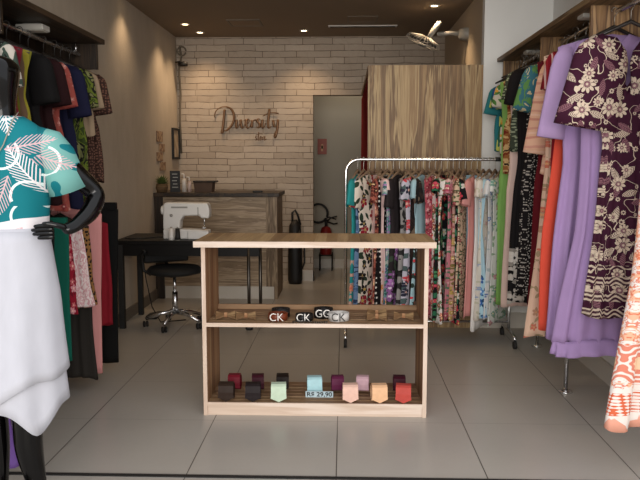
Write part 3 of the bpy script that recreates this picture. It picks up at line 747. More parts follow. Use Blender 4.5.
def dress(loc, rz, L, prof, mat, label, cat='dress', group=None, name='dress', sw=.19, neck=.08, nw=.07, th=.03, folds=9, amp=.01,
          sleeve=None, seed=0, drop=.10, asym=0., smat=None, hem_wave=.01, trim=None, V0=0., nu=64, nv=34, back_neck=.015, slope=.30, tier=None, strap=0., npow=1.6):
    """hanging dress: prof = [(v, half width)...] from shoulder (v=0) to hem (v=1)"""
    rs = random.Random(seed); ph = [rs.uniform(0, 6.28) for _ in range(4)]
    root = empty(name, loc, rz, label, cat, group)
    def clampx(b_):   # cloth that meets the wall is pressed flat against it
        if abs(rz) > .7: return
        for v_ in b_.verts:
            X_ = loc[0] + v_.co.x * math.cos(rz) - v_.co.y * math.sin(rz)
            if X_ > XR - .03: v_.co.x -= (X_ - XR + .03) * .97
            if X_ < XL + .03: v_.co.x += (XL + .03 - X_) * .97
    bm = bmesh.new(); uvl = bm.loops.layers.uv.new('uv'); G_ = []
    def top(x, front):
        z = -drop - slope * abs(x)
        if abs(x) < nw: z -= (neck if front else back_neck) * (1 - (abs(x) / nw) ** npow)
        return z
    info = {}
    for j in range(nv + 1):
        v = j / nv; v2 = v ** .9; row = []
        for i in range(nu):
            a = 2 * PI * i / nu; c_, s_ = math.cos(a), math.sin(a)
            c_ = math.copysign(abs(c_) ** .9, c_)
            wd = lerp(prof, v); t_ = th * (.35 + .65 * min(1, v * 2.2))
            x = wd * c_; y = t_ * s_
            f_ = amp * min(1., v * 1.6) ** 1.2
            fo = math.sin(folds * c_ * 2.2 + ph[0] + (0 if s_ < 0 else 1.7) + .7 * math.sin(v * 3 + ph[2])) + .5 * math.sin(folds * 3.7 * c_ + ph[1] + v * 1.4)
            y += f_ * fo * (abs(s_) ** .5) * (1 if s_ >= 0 else -1) * .8
            x += f_ * .6 * math.sin(v * 7 + ph[3] + (0 if c_ > 0 else 2)) * abs(c_)
            zt = top(x if j == 0 else sw * c_, s_ < 0); zb = -drop - L + hem_wave * math.sin(3 * a + ph[2]) + asym * c_
            z = zt + (zb - zt) * v2
            vt = bm.verts.new((x, y, z)); row.append(vt)
            info[vt] = (wd * 2 * (i / nu if i <= nu / 2 else i / nu) * 1.6, z + drop + L)
        G_.append(row)
    for j in range(nv):
        for i in range(nu):
            k = (i + 1) % nu
            f_ = bm.faces.new([G_[j][i], G_[j + 1][i], G_[j + 1][k], G_[j][k]])
            for lp in f_.loops:
                vv = lp.vert; lp[uvl].uv = (vv.co.x + (0 if vv.co.y < 0 else .37), vv.co.z + drop + L + V0)
                if abs(vv.co.x) > abs(vv.co.y) * 2.5: lp[uvl].uv = (vv.co.x + vv.co.y, vv.co.z + drop + L + V0)
    clampx(bm); body = link('body', bm, mat, root, True, solid=.0015)
    if sleeve:
        sl, r0, r1, ang = sleeve; ang = min(1.28 + ang * .12, 1.43)
        for sgn in (-1, 1):
            bm = bmesh.new(); uvl = bm.loops.layers.uv.new('uv'); rows = []
            r0s = r0 if r0 > .12 else r0 * .78; r1s = r1 if r0 > .12 else r1 * .78
            st = Vector((sgn * (sw - r0s * .62), 0, -drop - slope * sw + r0s * .05)); d = Vector((sgn * math.cos(ang), 0, -math.sin(ang)))
            nrm = Vector((sgn * math.sin(ang), 0, math.cos(ang)))
            for j in range(9):
                q = j / 8; c0 = st + d * sl * q; rr = (r0s + (r1s - r0s) * q) * (math.sin(min(1., q * 3 + .3) * PI / 2)); row = []
                for k in range(20):
                    a = 2 * PI * k / 20; fl = 1 + .10 * q * math.sin(4 * a + ph[1])
                    row.append(bm.verts.new(c0 + nrm * math.cos(a) * rr * fl + Vector((0, math.sin(a) * min(rr * .5, th * .95 + .008) * fl, 0))))
                rows.append(row)
            for A, B in zip(rows, rows[1:]):
                for k in range(20):
                    f_ = bm.faces.new([A[k], B[k], B[(k + 1) % 20], A[(k + 1) % 20]])
                    for lp in f_.loops: lp[uvl].uv = (lp.vert.co.x, lp.vert.co.z + drop + L + V0)
            clampx(bm); link('sleeve', bm, smat or mat, root, True, solid=.0015)
    if trim:   # ruffle or band at the hem
        h_, flare, tm = trim
        bm = bmesh.new(); uvl = bm.loops.layers.uv.new('uv'); rows = []
        wd = prof[-1][1]
        for j in range(5):
            q = j / 4; row = []
            for i in range(96):
                a = 2 * PI * i / 96; c_, s_ = math.cos(a), math.sin(a)
                rr = 1 + flare * q + .06 * q * math.sin(17 * a + ph[0])
                row.append(bm.verts.new((wd * c_ * rr, (th + .01) * s_ * (1 + .8 * q + .2 * q * math.sin(13 * a)), -drop - L + h_ * .3 - h_ * q + .012 * math.sin(3 * a) + asym * c_)))
            rows.append(row)
        for A, B in zip(rows, rows[1:]):
            for i in range(96):
                k = (i + 1) % 96; f_ = bm.faces.new([A[i], B[i], B[k], A[k]])
                for lp in f_.loops: lp[uvl].uv = (lp.vert.co.x, lp.vert.co.z)
        clampx(bm); link('ruffle', bm, tm, root, True, solid=.0015)
    return root

def trousers(loc, rz, L, w_, mat, label, seed=0, drop=.07, group=None, th=.022, flare=1.):
    root = empty('trousers', loc, rz, label, 'trousers', group)
    rs = random.Random(seed)
    for part in (('waistband', 0, .05, 1.02), ):
        link('waistband', boxes((-w_, w_, -th * .9, th * .9, -drop - .05, -drop)), mat, root, bevel=.006)
    for sgn in (-1, 1):
        bm = bmesh.new(); uvl = bm.loops.layers.uv.new('uv'); rows = []
        for j in range(20):
            q = j / 19; row = []; hw2 = w_ * (.54 - .12 * min(1, q * 2)) * (1 + (flare - 1) * q)
            for k in range(24):
                a = 2 * PI * k / 24
                row.append(bm.verts.new((sgn * w_ * .5 + hw2 * math.cos(a) * (1 + .05 * math.sin(3 * a + q * 4)), th * math.sin(a) * (1 + .2 * math.sin(5 * math.cos(a) + sgn)), -drop - .045 - (L - .045) * q)))
            rows.append(row)
        for A, B in zip(rows, rows[1:]):
            for k in range(24):
                f_ = bm.faces.new([A[k], B[k], B[(k + 1) % 24], A[(k + 1) % 24]])
                for lp in f_.loops: lp[uvl].uv = (lp.vert.co.x, lp.vert.co.z + L)
        link('trouser_leg', bm, mat, root, True, solid=.0015)
    return root

# ---- fabric library
def m_hero():
    g = G('plum_floral_print', .8, 0, .2); p = g.co('UV'); V = g.sep(p)[1]; U_ = g.sep(p)[0]; p = g.vm('MULTIPLY', p, (1.25, 1.2, 1.))
    plum = '#3a1328'; cream = '#cdbba6'; rose = '#8a6068'
    out = g.mix(g.vine(p, 9, .008, 2), plum, cream)
    f2 = g.flower(p, 11, .02, 8, 4); out = g.mix(f2[0], out, cream); out = g.mix(g.m('MULTIPLY', f2[0], g.m('LESS_THAN', f2[4], .45)), out, plum)
    lf = g.leaf(p, 8.5, .055, .02, 7); rib = g.m('GREATER_THAN', g.m('SINE', g.m('MULTIPLY', g.m('SUBTRACT', lf[1], g.m('ABSOLUTE', lf[2])), 520.)), -.4)
    out = g.mix(g.m('MULTIPLY', lf[0], 1.), out, plum); out = g.mix(g.m('MULTIPLY', lf[0], rib), out, g.mix(g.m('GREATER_THAN', lf[3][1], .45), cream, rose))
    f1 = g.flower(p, 7.2, .055, 9, 1, .8); out = g.mix(f1[0], out, cream); out = g.mix(f1[2], out, plum)
    ring = g.m('MULTIPLY', f1[0], g.m('LESS_THAN', f1[4], .42)); out = g.mix(ring, out, plum)
    out = g.mix(g.m('LESS_THAN', f1[4], .36), out, rose); out = g.mix(g.m('LESS_THAN', f1[4], .16), out, cream)
    # border print near the hem
    wob = g.m('MULTIPLY', g.m('SINE', g.m('MULTIPLY', U_, 60.)), .012)
    st = g.m('GREATER_THAN', g.m('SINE', g.m('MULTIPLY', g.m('ADD', V, wob), 270.)), .1)
    sel = g.m('MULTIPLY', g.m('LESS_THAN', V, .27), g.m('GREATER_THAN', g.m('SINE', g.m('MULTIPLY', V, 75.)), -.1))
    bd = g.mix(st, plum, cream); out = g.mix(g.m('MULTIPLY', sel, .9), out, bd)
    g.base(out); return g.mat
def m_tribal():
    g = G('coral_medallion_print', .85, 0, .2); p = g.co('UV'); s = g.sep(p); U_, V = s[0], s[1]
    w_, c_, pk = '#ddd2cb', '#c9603f', '#d99a84'
    x = g.m('MULTIPLY', g.m('SUBTRACT', g.m('FRACT', g.m('DIVIDE', g.m('ADD', U_, .53), .22)), .5), .22)
    y = g.m('SUBTRACT', V, .29)
    r = g.m('SQRT', g.m('ADD', g.m('MULTIPLY', x, x), g.m('MULTIPLY', y, y))); a = g.m('ARCTAN2', y, x)
    rr = g.m('ADD', r, g.m('MULTIPLY', g.m('SINE', g.m('MULTIPLY', a, 12.)), .003))
    mot = g.noise(p, 26, 2, .6, 1.); lace = g.noise(p, 70, 1, .5, 1.5)
    out = g.mix(g.m('GREATER_THAN', mot, .50), w_, '#dfa98c'); out = g.mix(g.m('MULTIPLY', g.m('GREATER_THAN', lace, .56), .8), out, c_)
    def zone(lo, hi): return g.m('MULTIPLY', g.m('GREATER_THAN', V, lo), g.m('LESS_THAN', V, hi))
    zz = g.m('ABSOLUTE', g.m('SUBTRACT', g.m('FRACT', g.m('MULTIPLY', U_, 16.)), .5))
    tri = g.m('GREATER_THAN', g.m('MULTIPLY', zz, .11), V)
    out = g.mix(zone(-1., .065), out, g.mix(tri, w_, pk))
    fine = g.m('GREATER_THAN', g.m('ADD', g.m('SINE', g.m('MULTIPLY', V, 420.)), g.m('SINE', g.m('MULTIPLY', U_, 300.))), -.1)
    out = g.mix(zone(.065, .165), out, g.mix(fine, w_, c_))
    out = g.mix(zone(.165, .185), out, w_)
    ring = g.m('GREATER_THAN', g.m('SINE', g.m('MULTIPLY', rr, 300.)), -.2)
    out = g.mix(g.m('LESS_THAN', r, .098), out, g.mix(g.m('MULTIPLY', ring, .85), w_, c_))
    out = g.mix(g.m('LESS_THAN', rr, .042), out, '#e2bd9c')
    g.base(out); return g.mat
def m_palm():
    g = G('teal_palm_print', .8, 0, .2); p = g.co('UV'); s = g.sep(p)
    out = g.mix(g.noise(p, 5, 2), '#0a5f68', '#0e727a')
    low = g.m('LESS_THAN', g.m('ADD', s[1], g.m('MULTIPLY', g.noise(p, 4, 1), .08)), 1.235); out = g.mix(low, out, '#d6d0d2')
    # pale blocks
    blk = g.m('MULTIPLY', g.m('GREATER_THAN', s[0], .17), g.m('GREATER_THAN', g.noise(g.vm('ADD', p, (3.5, 1.2, 0.)), 8, 1), .47)); out = g.mix(blk, out, '#6a9e98')
    # arcs
    dx, dy, rc = g.cell(p, 7.5, 2, .9); r = g.m('SQRT', g.m('ADD', g.m('MULTIPLY', dx, dx), g.m('MULTIPLY', dy, dy)))
    a = g.m('ADD', g.m('ARCTAN2', dy, dx), g.m('MULTIPLY', rc[0], 6.)); ar = g.m('MULTIPLY', g.m('LESS_THAN', g.m('ABSOLUTE', g.m('SUBTRACT', r, .052)), .0042), g.m('GREATER_THAN', g.m('SINE', a), .0))
    out = g.mix(ar, out, '#cfdcd8')
    for sd, L_, W_, sc, cc in ((5, .10, .04, 4.6, '#d9cfcf'), (11, .085, .035, 5.2, '#c3a3a6')):
        lf = g.leaf(p, sc, L_, W_, sd, .8); rib = g.m('GREATER_THAN', g.m('SINE', g.m('MULTIPLY', g.m('SUBTRACT', lf[1], g.m('MULTIPLY', g.m('ABSOLUTE', lf[2]), 1.3)), 430.)), .45)
        sp = g.m('LESS_THAN', g.m('ABSOLUTE', lf[2]), .0025)
        out = g.mix(g.m('MULTIPLY', lf[0], g.m('MAXIMUM', rib, sp)), out, cc)
    g.base(out); return g.mat

HERO, TRIBAL, PALM = m_hero(), m_tribal(), m_palm()
LILAC = cloth('lilac_cloth', '#a286b2'); PURPLE = cloth('purple_cloth', '#6a4c8c')

# ------------------------------------------------------------------ wall rails with canopies
def rail_unit(nm, x_wall, sgn, y0, y1, zc, depth, divs, label):
    """canopy board with dividers under it; sgn: direction from wall into the room"""
    t = empty(nm, (x_wall, y0, zc), 0, label, 'wall rack')
    a, b = sorted((0, sgn * depth))
    link('canopy_board', BX(a, b, 0, y1 - y0, -.03, 0), M['zebra_dark_shaded_h'] if sgn > 0 else M['canopy'], t, bevel=.002)  # left canopy gets the wood copy with shade in its colour
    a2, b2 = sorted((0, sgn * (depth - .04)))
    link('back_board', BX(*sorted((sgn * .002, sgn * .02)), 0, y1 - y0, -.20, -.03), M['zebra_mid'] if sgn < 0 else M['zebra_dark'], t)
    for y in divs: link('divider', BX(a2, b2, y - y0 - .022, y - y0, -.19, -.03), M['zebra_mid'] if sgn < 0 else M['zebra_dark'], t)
    return t
RXL, RXR = XL + .24, XR - .27     # rail axes
rail_unit('wall_rack', XL, 1, 2.7, 4.66, 2.18, .39, (3.35, 4.64), 'dark wooden canopy with hanging rail on the left wall')
rail_unit('wall_rack', XR, -1, 2.9, 6.0, 2.24, .445, (3.9, 4.85, 5.96), 'wooden canopy with hanging rail on the right wall')
def bar(nm, pts, r, label, extra=None):
    t = empty(nm, pts[0], 0, label, 'clothes rail')
    o = Vector(pts[0]); link('rail_tube', TB([Vector(p) - o for p in pts], r, 12), M['chrome'], t, True)
    for e in (extra or []):
        link(e[0], TB([Vector(p) - o for p in e[1]], e[2], 12), M['chrome'], t, True)
        if e[0] == 'post': link('foot_plate', LT([(.001, 0), (.042, 0), (.04, .008), (.014, .014), (.001, .014)], tuple(Vector(e[1][0]) - o - Vector((0, 0, .004))), 18), M['chrome'], t, True)
    return t
bar('upper_rail', [(RXL, 2.75, 2.08), (RXL, 4.6, 2.08)], .012, 'upper chrome rail under the left canopy', [('bracket', [(RXL, 2.8, 2.08), (RXL, 2.8, 2.15)], .006), ('bracket', [(RXL, 4.55, 2.08), (RXL, 4.55, 2.15)], .006)])
bar('lower_rail', [(RXL, 2.6, 1.17), (RXL, 4.72, 1.17)], .012, 'lower chrome rail behind the mannequin on the left wall', [('bracket', [(RXL, 2.62, 1.17), (XL + .01, 2.62, 1.17)], .008), ('bracket', [(RXL, 4.72, 1.17), (XL + .01, 4.72, 1.17)], .008)])
bar('long_rail', [(RXR, 2.95, 2.18), (RXR, 5.9, 2.18)], .014, 'long chrome rail holding the dresses on the right wall',
    [('post', [(RXR - .06, 4.30, .004), (RXR - .06, 4.30, .9), (RXR, 4.30, 2.18)], .014), ('post', [(RXR + .06, 5.40, .004), (RXR + .06, 5.40, .9), (RXR, 5.40, 2.18)], .012), ('bracket', [(RXR, 3.0, 2.18), (RXR, 3.0, 2.212)], .006)])
def led(x, y, z, lb):
    t = empty('led_floodlight', (x, y, z), 0, lb, 'light fixture')
    link('housing', BX(-.075, .075, -.05, .05, -.04, -.008), M['fixture'], t, bevel=.006)
    link('bracket', BX(-.05, .05, -.02, .02, -.008, .0), M['grey_plastic'], t)
    link('lens', BX(-.065, .065, -.04, .04, -.042, -.04), M['paper'], t)
led(-1.70, 3.95, 2.15, 'switched off white floodlight under the dark left canopy')
led(1.38, 4.12, 2.23, 'white floodlight under the right canopy, nearest the camera')
led(1.40, 5.42, 2.23, 'white floodlight under the right canopy, farther from the camera')

# right row, near to far: (y, half shoulder, length, profile, material, label, short, sleeve, ...)
def std(sw, hem, waist=.15): return [(0, sw), (.13, sw * .86), (.34, waist), (.45, waist + .02), (1, hem)]
RZ = 2.18
def R_(y, L, prof, mat, label, short, dx=0., rz=0., hl=None, **k):
    dress((RXR + dx, y, RZ), rz, L, prof, mat, label, seed=int(y * 100), drop=.10 if y < 5.2 else .14, **k)
    h = 'dark hanger on the right rail holding the ' + short
    hanger((RXR + dx, y, RZ + .0), rz, k.get('sw', .19) - .01, M['hanger_black'], h, 'hangers on the right rail')
CORAL = cloth('coral_red_cloth', '#d8503c'); DRED = cloth('dark_red_cloth', '#5c0f18'); LGREEN = cloth('light_green_cloth', '#7ba658')
PPINK = cloth('pale_pink_cloth', '#d9bdb2')
# tribal dress, half turned
R_(3.30, 1.87, [(0, .15), (.15, .14), (.35, .13), (.6, .17), (1, .31)], TRIBAL, 'long coral and white medallion print dress at the right edge of the frame', 'medallion print dress', dx=.02, rz=.6, sw=.15, th=.05, amp=.02, asym=0, folds=6)
R_(3.72, 1.48, [(0, .20), (.10, .17), (.25, .13), (.33, .11), (.5, .13), (1, .175)], HERO, 'plum dress with cream flowers facing the camera at right', 'plum floral dress', dx=.01, rz=-.06, sw=.20, neck=.34, nw=.13, npow=1.1, back_neck=.30, th=.04, amp=.013, folds=10, sleeve=(.46, .13, .155, 1.0), nv=44)
R_(3.86, 1.66, [(0, .17), (.15, .15), (.35, .15), (.6, .17), (1, .255)], LILAC, 'long lilac dress with ruffled hem behind the plum floral dress', 'lilac dress', dx=-.02, sw=.17, th=.05, amp=.02, folds=8, trim=(.08, .025, LILAC), sleeve=(.2, .08, .09, 1.2), name='dress')
R_(4.02, 1.68, [(0, .2), (.15, .17), (.35, .15), (.6, .175), (1, .225)], LILAC, 'second lilac dress with a wide cape sleeve, just behind the first', 'second lilac dress', dx=-.06, sw=.19, th=.045, amp=.02, folds=6, sleeve=(.50, .085, .10, 1.25), smat=cloth('light_lilac_cloth', '#b296c0'))
R_(4.16, 1.66, [(0, .18), (.13, .17), (.34, .20), (.6, .235), (1, .25)], CORAL, 'long coral red dress between lilac and peach ones', 'coral red dress', dx=-.03, sw=.18, amp=.014, folds=6)
R_(4.24, 1.1, std(.19, .19), stripes('red_stripe', ['#7d1420', '#7d1420', '#c9a49c', '#94202a'], 28), 'red striped blouse behind the cape sleeve lilac dress', 'red striped blouse', dx=-.04, sw=.19, sleeve=(.22, .08, .085, 1.2), name='blouse', cat='blouse')
R_(4.40, 1.76, std(.18, .24), floral('peach_floral', '#dcb9a0', '#c8705a', '#b88a70', '#a99272', '#d8a070', 12, .035), 'long peach floral dress beside the coral red one', 'peach floral dress', dx=-.05, sw=.18, amp=.014)
R_(4.52, .76, std(.2, .2), stripes('peach_stripe', ['#dcae92', '#dcae92', '#c98a78', '#dcae92', '#e2baa2', '#dcae92', '#cf9683', '#dcae92'], 9, True, .5), 'peach kimono with pink stripes and long sleeves', 'peach striped kimono', dx=.0, sw=.19, sleeve=(.58, .08, .09, 1.28), name='kimono', cat='kimono')
R_(4.66, 1.60, std(.18, .2), DRED, 'long dark red dress behind the peach kimono', 'dark red dress', dx=-.02, sw=.18)
R_(4.82, .62, std(.2, .2), blotch('green_blue_scarf', ['#2c5a6e', '#5c8a4c', '#cfc9b4', '#2f6a5a'], 10), 'green and blue patterned blouse with pale edging', 'green and blue blouse', dx=-.01, sw=.2, sleeve=(.30, .09, .11, .9), name='blouse', cat='blouse', smat=blotch('green_cuff', ['#5c8a4c', '#3a6c7a', '#b9b08c'], 14))
R_(4.95, 1.6, std(.18, .2), dots('black_small_dots', '#161213', '#a9a29a', 55, .0045, .9), 'long black dress with tiny pale dots', 'black dotted dress', dx=-.03, sw=.18)
R_(5.06, 1.68, std(.19, .20), floral('black_white_hem', '#161314', '#cfc8c0', '#bdb5ac', '#8f8880', '#161314', 7, .07, 7, hem=.42), 'long black dress with white floral border at its hem', 'black dress with white border', dx=-.06, sw=.19, sleeve=(.24, .08, .09, 1.15))
R_(5.16, .6, std(.19, .19), dots('sage_print', '#3c4336', '#97a085', 50, .006, .8), 'sage green small print blouse near the far canopy end', 'sage print blouse', dx=-.06, sw=.19, sleeve=(.2, .08, .09, 1.05), name='blouse', cat='blouse')
R_(5.26, 1.7, std(.17, .18), PPINK, 'long pale pink dress beside the light green one', 'pale pink dress', dx=-.07, sw=.17)
R_(5.36, .72, std(.19, .18), blotch('rust_print', ['#6e2418', '#8a5a30', '#c0a070', '#2a1a14'], 16), 'rust brown leopard print top hanging at the far end', 'rust brown top', dx=-.07, sw=.19, name='blouse', cat='blouse')
R_(5.46, 1.72, std(.17, .18), LGREEN, 'long light green dress next to the wheeled rack', 'light green dress', dx=-.09, sw=.17, name='dress')
R_(5.56, .6, std(.19, .18), floral('white_orange_floral', '#c9c3b4', '#c9603a', '#d9a040', '#4c7a3c', '#e0b060', 12, .04), 'white blouse with orange and green flowers', 'white and orange blouse', dx=-.05, sw=.19, sleeve=(.18, .08, .09, 1.15), name='blouse', cat='blouse')
R_(5.66, .55, std(.19, .18), stripes('blue_yellow', ['#1d4f86', '#2c7fa0', '#b9c060', '#2a5f50'], 16, False, 1.), 'blue and lime striped blouse behind the orange flowered one', 'blue and lime blouse', dx=-.05, sw=.19, sleeve=(.18, .08, .09, 1.15), name='blouse', cat='blouse')
R_(5.78, .55, std(.19, .18), cloth('teal_cloth', '#2f7a80'), 'plain teal blouse, last one on the right rail', 'teal blouse', dx=-.05, sw=.19, sleeve=(.22, .085, .10, 1.1), name='blouse', cat='blouse')

# left rows
def L_(y, z, L, prof, mat, label, short, dx=0., rz=0., **k):
    dress((RXL + dx, y, z), rz, L, prof, mat, label, seed=int(y * 100) + 7, **k)
    hanger((RXL + dx, y, z), rz, k.get('sw', .19) - .01, M['hanger_black'], ('dark hanger on the upper left rail holding the ' if z > 1.5 else 'dark hanger on the lower left rail holding the ') + short, 'hangers on the left rails', hookmat=M['hanger_black'])
UZ, LZ = 2.08, 1.17
L_(3.02, UZ, .66, std(.19, .19), blotch('black_white_tee', ['#100e0e', '#100e0e', '#14110f', '#4a4440'], 8), 'black top with faint grey blotches behind the mannequin head, nearest on the left rail', 'black and grey top', sw=.19, sleeve=(.2, .085, .09, 1.1), name='blouse', cat='blouse')
L_(3.20, UZ, .70, std(.19, .19), blotch('pale_green_black', ['#b8b0a4', '#3c4a40', '#171514', '#7d8a7c'], 11), 'black and sage leaf print top beside the mannequin neck', 'sage leaf print top', dx=.01, sw=.19, sleeve=(.2, .08, .085, 1.15), name='blouse', cat='blouse')
L_(3.34, UZ, .75, std(.19, .19), cloth('wine_cloth', '#5e0f1c'), 'wine red top between sage print and yellow green ones', 'wine red top', dx=.01, sw=.19, name='blouse', cat='blouse')
L_(3.44, UZ, .62, std(.19, .20), stripes('yellow_green', ['#5f5c18', '#5a4432', '#7d7422'], 9, False, .8), 'yellow green striped top on the left rail', 'yellow green top', dx=.01, sw=.19, name='blouse', cat='blouse')
L_(3.58, UZ, .78, std(.19, .19), cloth('black_cloth', '#0a0808'), 'plain black top, middle of the upper left rail', 'plain black top', dx=.015, sw=.19, sleeve=(.24, .085, .09, 1.15), name='blouse', cat='blouse')
L_(3.74, UZ, .80, std(.19, .19), cloth('maroon_cloth', '#200709'), 'dark maroon top next to the coral one', 'dark maroon top', dx=.01, sw=.19, sleeve=(.24, .085, .09, 1.2), name='blouse', cat='blouse')
L_(3.86, UZ, .84, std(.19, .20), floral('coral_print', '#8a4038', '#a86c64', '#7a2c30', '#8a4a40', '#d0a090', 20, .02), 'coral patterned blouse on the upper left rail', 'coral patterned blouse', dx=.0, sw=.19, sleeve=(.24, .07, .08, 1.2), name='blouse', cat='blouse')
L_(4.02, UZ, .84, std(.19, .19), cloth('navy_cloth', '#10112a'), 'dark navy top on the upper left rail', 'navy top', dx=.015, sw=.19, sleeve=(.28, .085, .09, 1.2), name='blouse', cat='blouse')
L_(4.16, UZ, .82, std(.19, .19), blotch('olive_print', ['#2c3814', '#56621f', '#15150f', '#6c6c44'], 16), 'olive green print top near the canopy end', 'olive print top', dx=.02, sw=.19, sleeve=(.22, .085, .09, 1.2), name='blouse', cat='blouse')
L_(4.26, UZ, .42, std(.19, .2), cloth('cream_tan_cloth', '#8f7b64'), 'short cream top peeping out behind the olive print one', 'short cream top', dx=.015, sw=.19, sleeve=(.22, .08, .09, 1.2), name='blouse', cat='blouse')
L_(4.40, UZ, .70, std(.19, .19), dots('brown_lace', '#33201a', '#6a4a3c', 60, .005, .6), 'brown lace top, last on the upper left rail', 'brown lace top', dx=.015, sw=.19, sleeve=(.24, .08, .09, 1.2), name='blouse', cat='blouse')
# lower left
def clip(y, dx, short):
    hanger((RXL + dx, y, LZ), 0, .17, M['hanger_black'], 'dark hanger on the lower left rail holding the ' + short, 'hangers on the left rails', .06, M['hanger_black'])
L_(2.92, LZ, .97, [(0, .18), (1, .27)], PURPLE, 'purple dress with low hem behind the mannequin skirt', 'purple dress', dx=.025, sw=.18, amp=.015)
L_(3.10, LZ, .80, [(0, .18), (1, .2)], cloth('maroon_skirt', '#2c0f18'), 'dark maroon skirt beside the purple dress', 'dark maroon skirt', dx=.0, sw=.18, name='skirt', cat='skirt')
trousers((RXL + .0, 3.62, LZ), 0, .86, .19, cloth('black_trouser', '#0f0e0d'), 'black cropped trousers just behind the mannequin skirt', 1); clip(3.62, 0, 'black cropped trousers')
trousers((RXL - .01, 3.84, LZ), 0, .80, .19, cloth('teal_trouser', '#0c5646'), 'teal green wide trousers on the lower left rail', 2, flare=1.25); clip(3.84, -.01, 'teal trousers')
L_(3.94, LZ, .52, [(0, .17), (1, .20)], floral('red_floral', '#8a1428', '#c98a90', '#b85a60', '#6a1020', '#e0b0a0', 16, .03), 'red floral short skirt on the lower left rail', 'red floral skirt', dx=-.01, sw=.17, name='skirt', cat='skirt', neck=0)
L_(4.06, LZ, .50, [(0, .18), (1, .24)], blotch('pink_white_lace', ['#d8c4c0', '#c99a9c', '#e0d4d0'], 30), 'pale pink lace blouse on the lower left rail', 'pale pink lace blouse', dx=.0, sw=.17, name='blouse', cat='blouse')
L_(4.13, LZ, .52, [(0, .18), (1, .21)], dots('leopard', '#8a6238', '#1c1410', 48, .007, .9), 'leopard print top on the lower left rail', 'leopard print top', dx=.015, sw=.17, name='blouse', cat='blouse')
L_(4.20, LZ, .98, [(0, .17), (.5, .175), (1, .19)], cloth('charcoal_skirt', '#2a2622'), 'long charcoal skirt reaching near the floor', 'charcoal skirt', dx=.0, sw=.17, name='skirt', cat='skirt', neck=0)
trousers((RXL + .01, 4.32, LZ + .03), 0, 1.045, .19, cloth('pink_trouser', '#c98a86'), 'long dusty pink trousers on the lower left rail', 3); clip(4.32, .01, 'dusty pink trousers')
L_(4.42, LZ, .70, [(0, .18), (1, .2)], cloth('red_cloth', '#7a1420'), 'dark red top between pink and black trousers', 'dark red top', dx=.03, sw=.17, name='blouse', cat='blouse')
trousers((RXL + .02, 4.58, LZ + .04), 0, 1.06, .20, cloth('black_trouser_far', '#0b0a09'), 'long black trousers, last on the lower left rail', 4); clip(4.58, .02, 'long black trousers')

# ------------------------------------------------------------------ wheeled rack in the middle
YR = 5.53; ZR = 1.42
t = empty('rolling_rack', (.64, YR, 0), 0, 'chrome wheeled clothes rack in front of the wooden fitting room', 'clothes rack')
xa, xb = -.625, .65
pts = [(xa, 0, .10), (xa, 0, ZR - .1)] + [(xa + .1 - .1 * math.cos(a), 0, ZR - .1 + .1 * math.sin(a)) for a in [PI / 2 * k / 6 for k in range(1, 7)]]
pts += [(xb - .1 + .1 * math.sin(a), 0, ZR - .1 + .1 * math.cos(a)) for a in [PI / 2 * k / 6 for k in range(0, 7)]] + [(xb, 0, .25), (xb, 0, .10)]
link('frame_tube', TB(pts, .0125, 12), M['chrome'], t, True)
link('lower_bar', TB([(xa, 0, .16), (xb, 0, .16)], .009, 10), M['chrome'], t, True)
for x in (xa, xb):
    link('foot_bar', TB([(x, -.22, .065), (x, -.2, .09), (x, 0, .10), (x, .2, .09), (x, .22, .065)], .012, 10), M['chrome'], t, True)
    for y in (-.22, .22):
        link('caster', lathe(TB([(x, y, .03), (x, y, .07)], .007), [(.001, -.012), (.03, -.012), (.03, .012), (.001, .012)], (x, y, .03), 16, 'x'), M['rubber'], t, True)
link('rail_joint', TB([(.515, 0, ZR), (.56, 0, ZR)], .016, 12), M['black'], t, True)
def fl(name, base, c1, c2, leafc='#3c5a3a', heart='#e8c070', S1=9., z1=.055, n=5, hem=None, extra=None, seed=1):
    return floral(name, base, c1, c2, leafc, heart, S1 * 1.3, z1 * .72, n, hem, extra, seed)
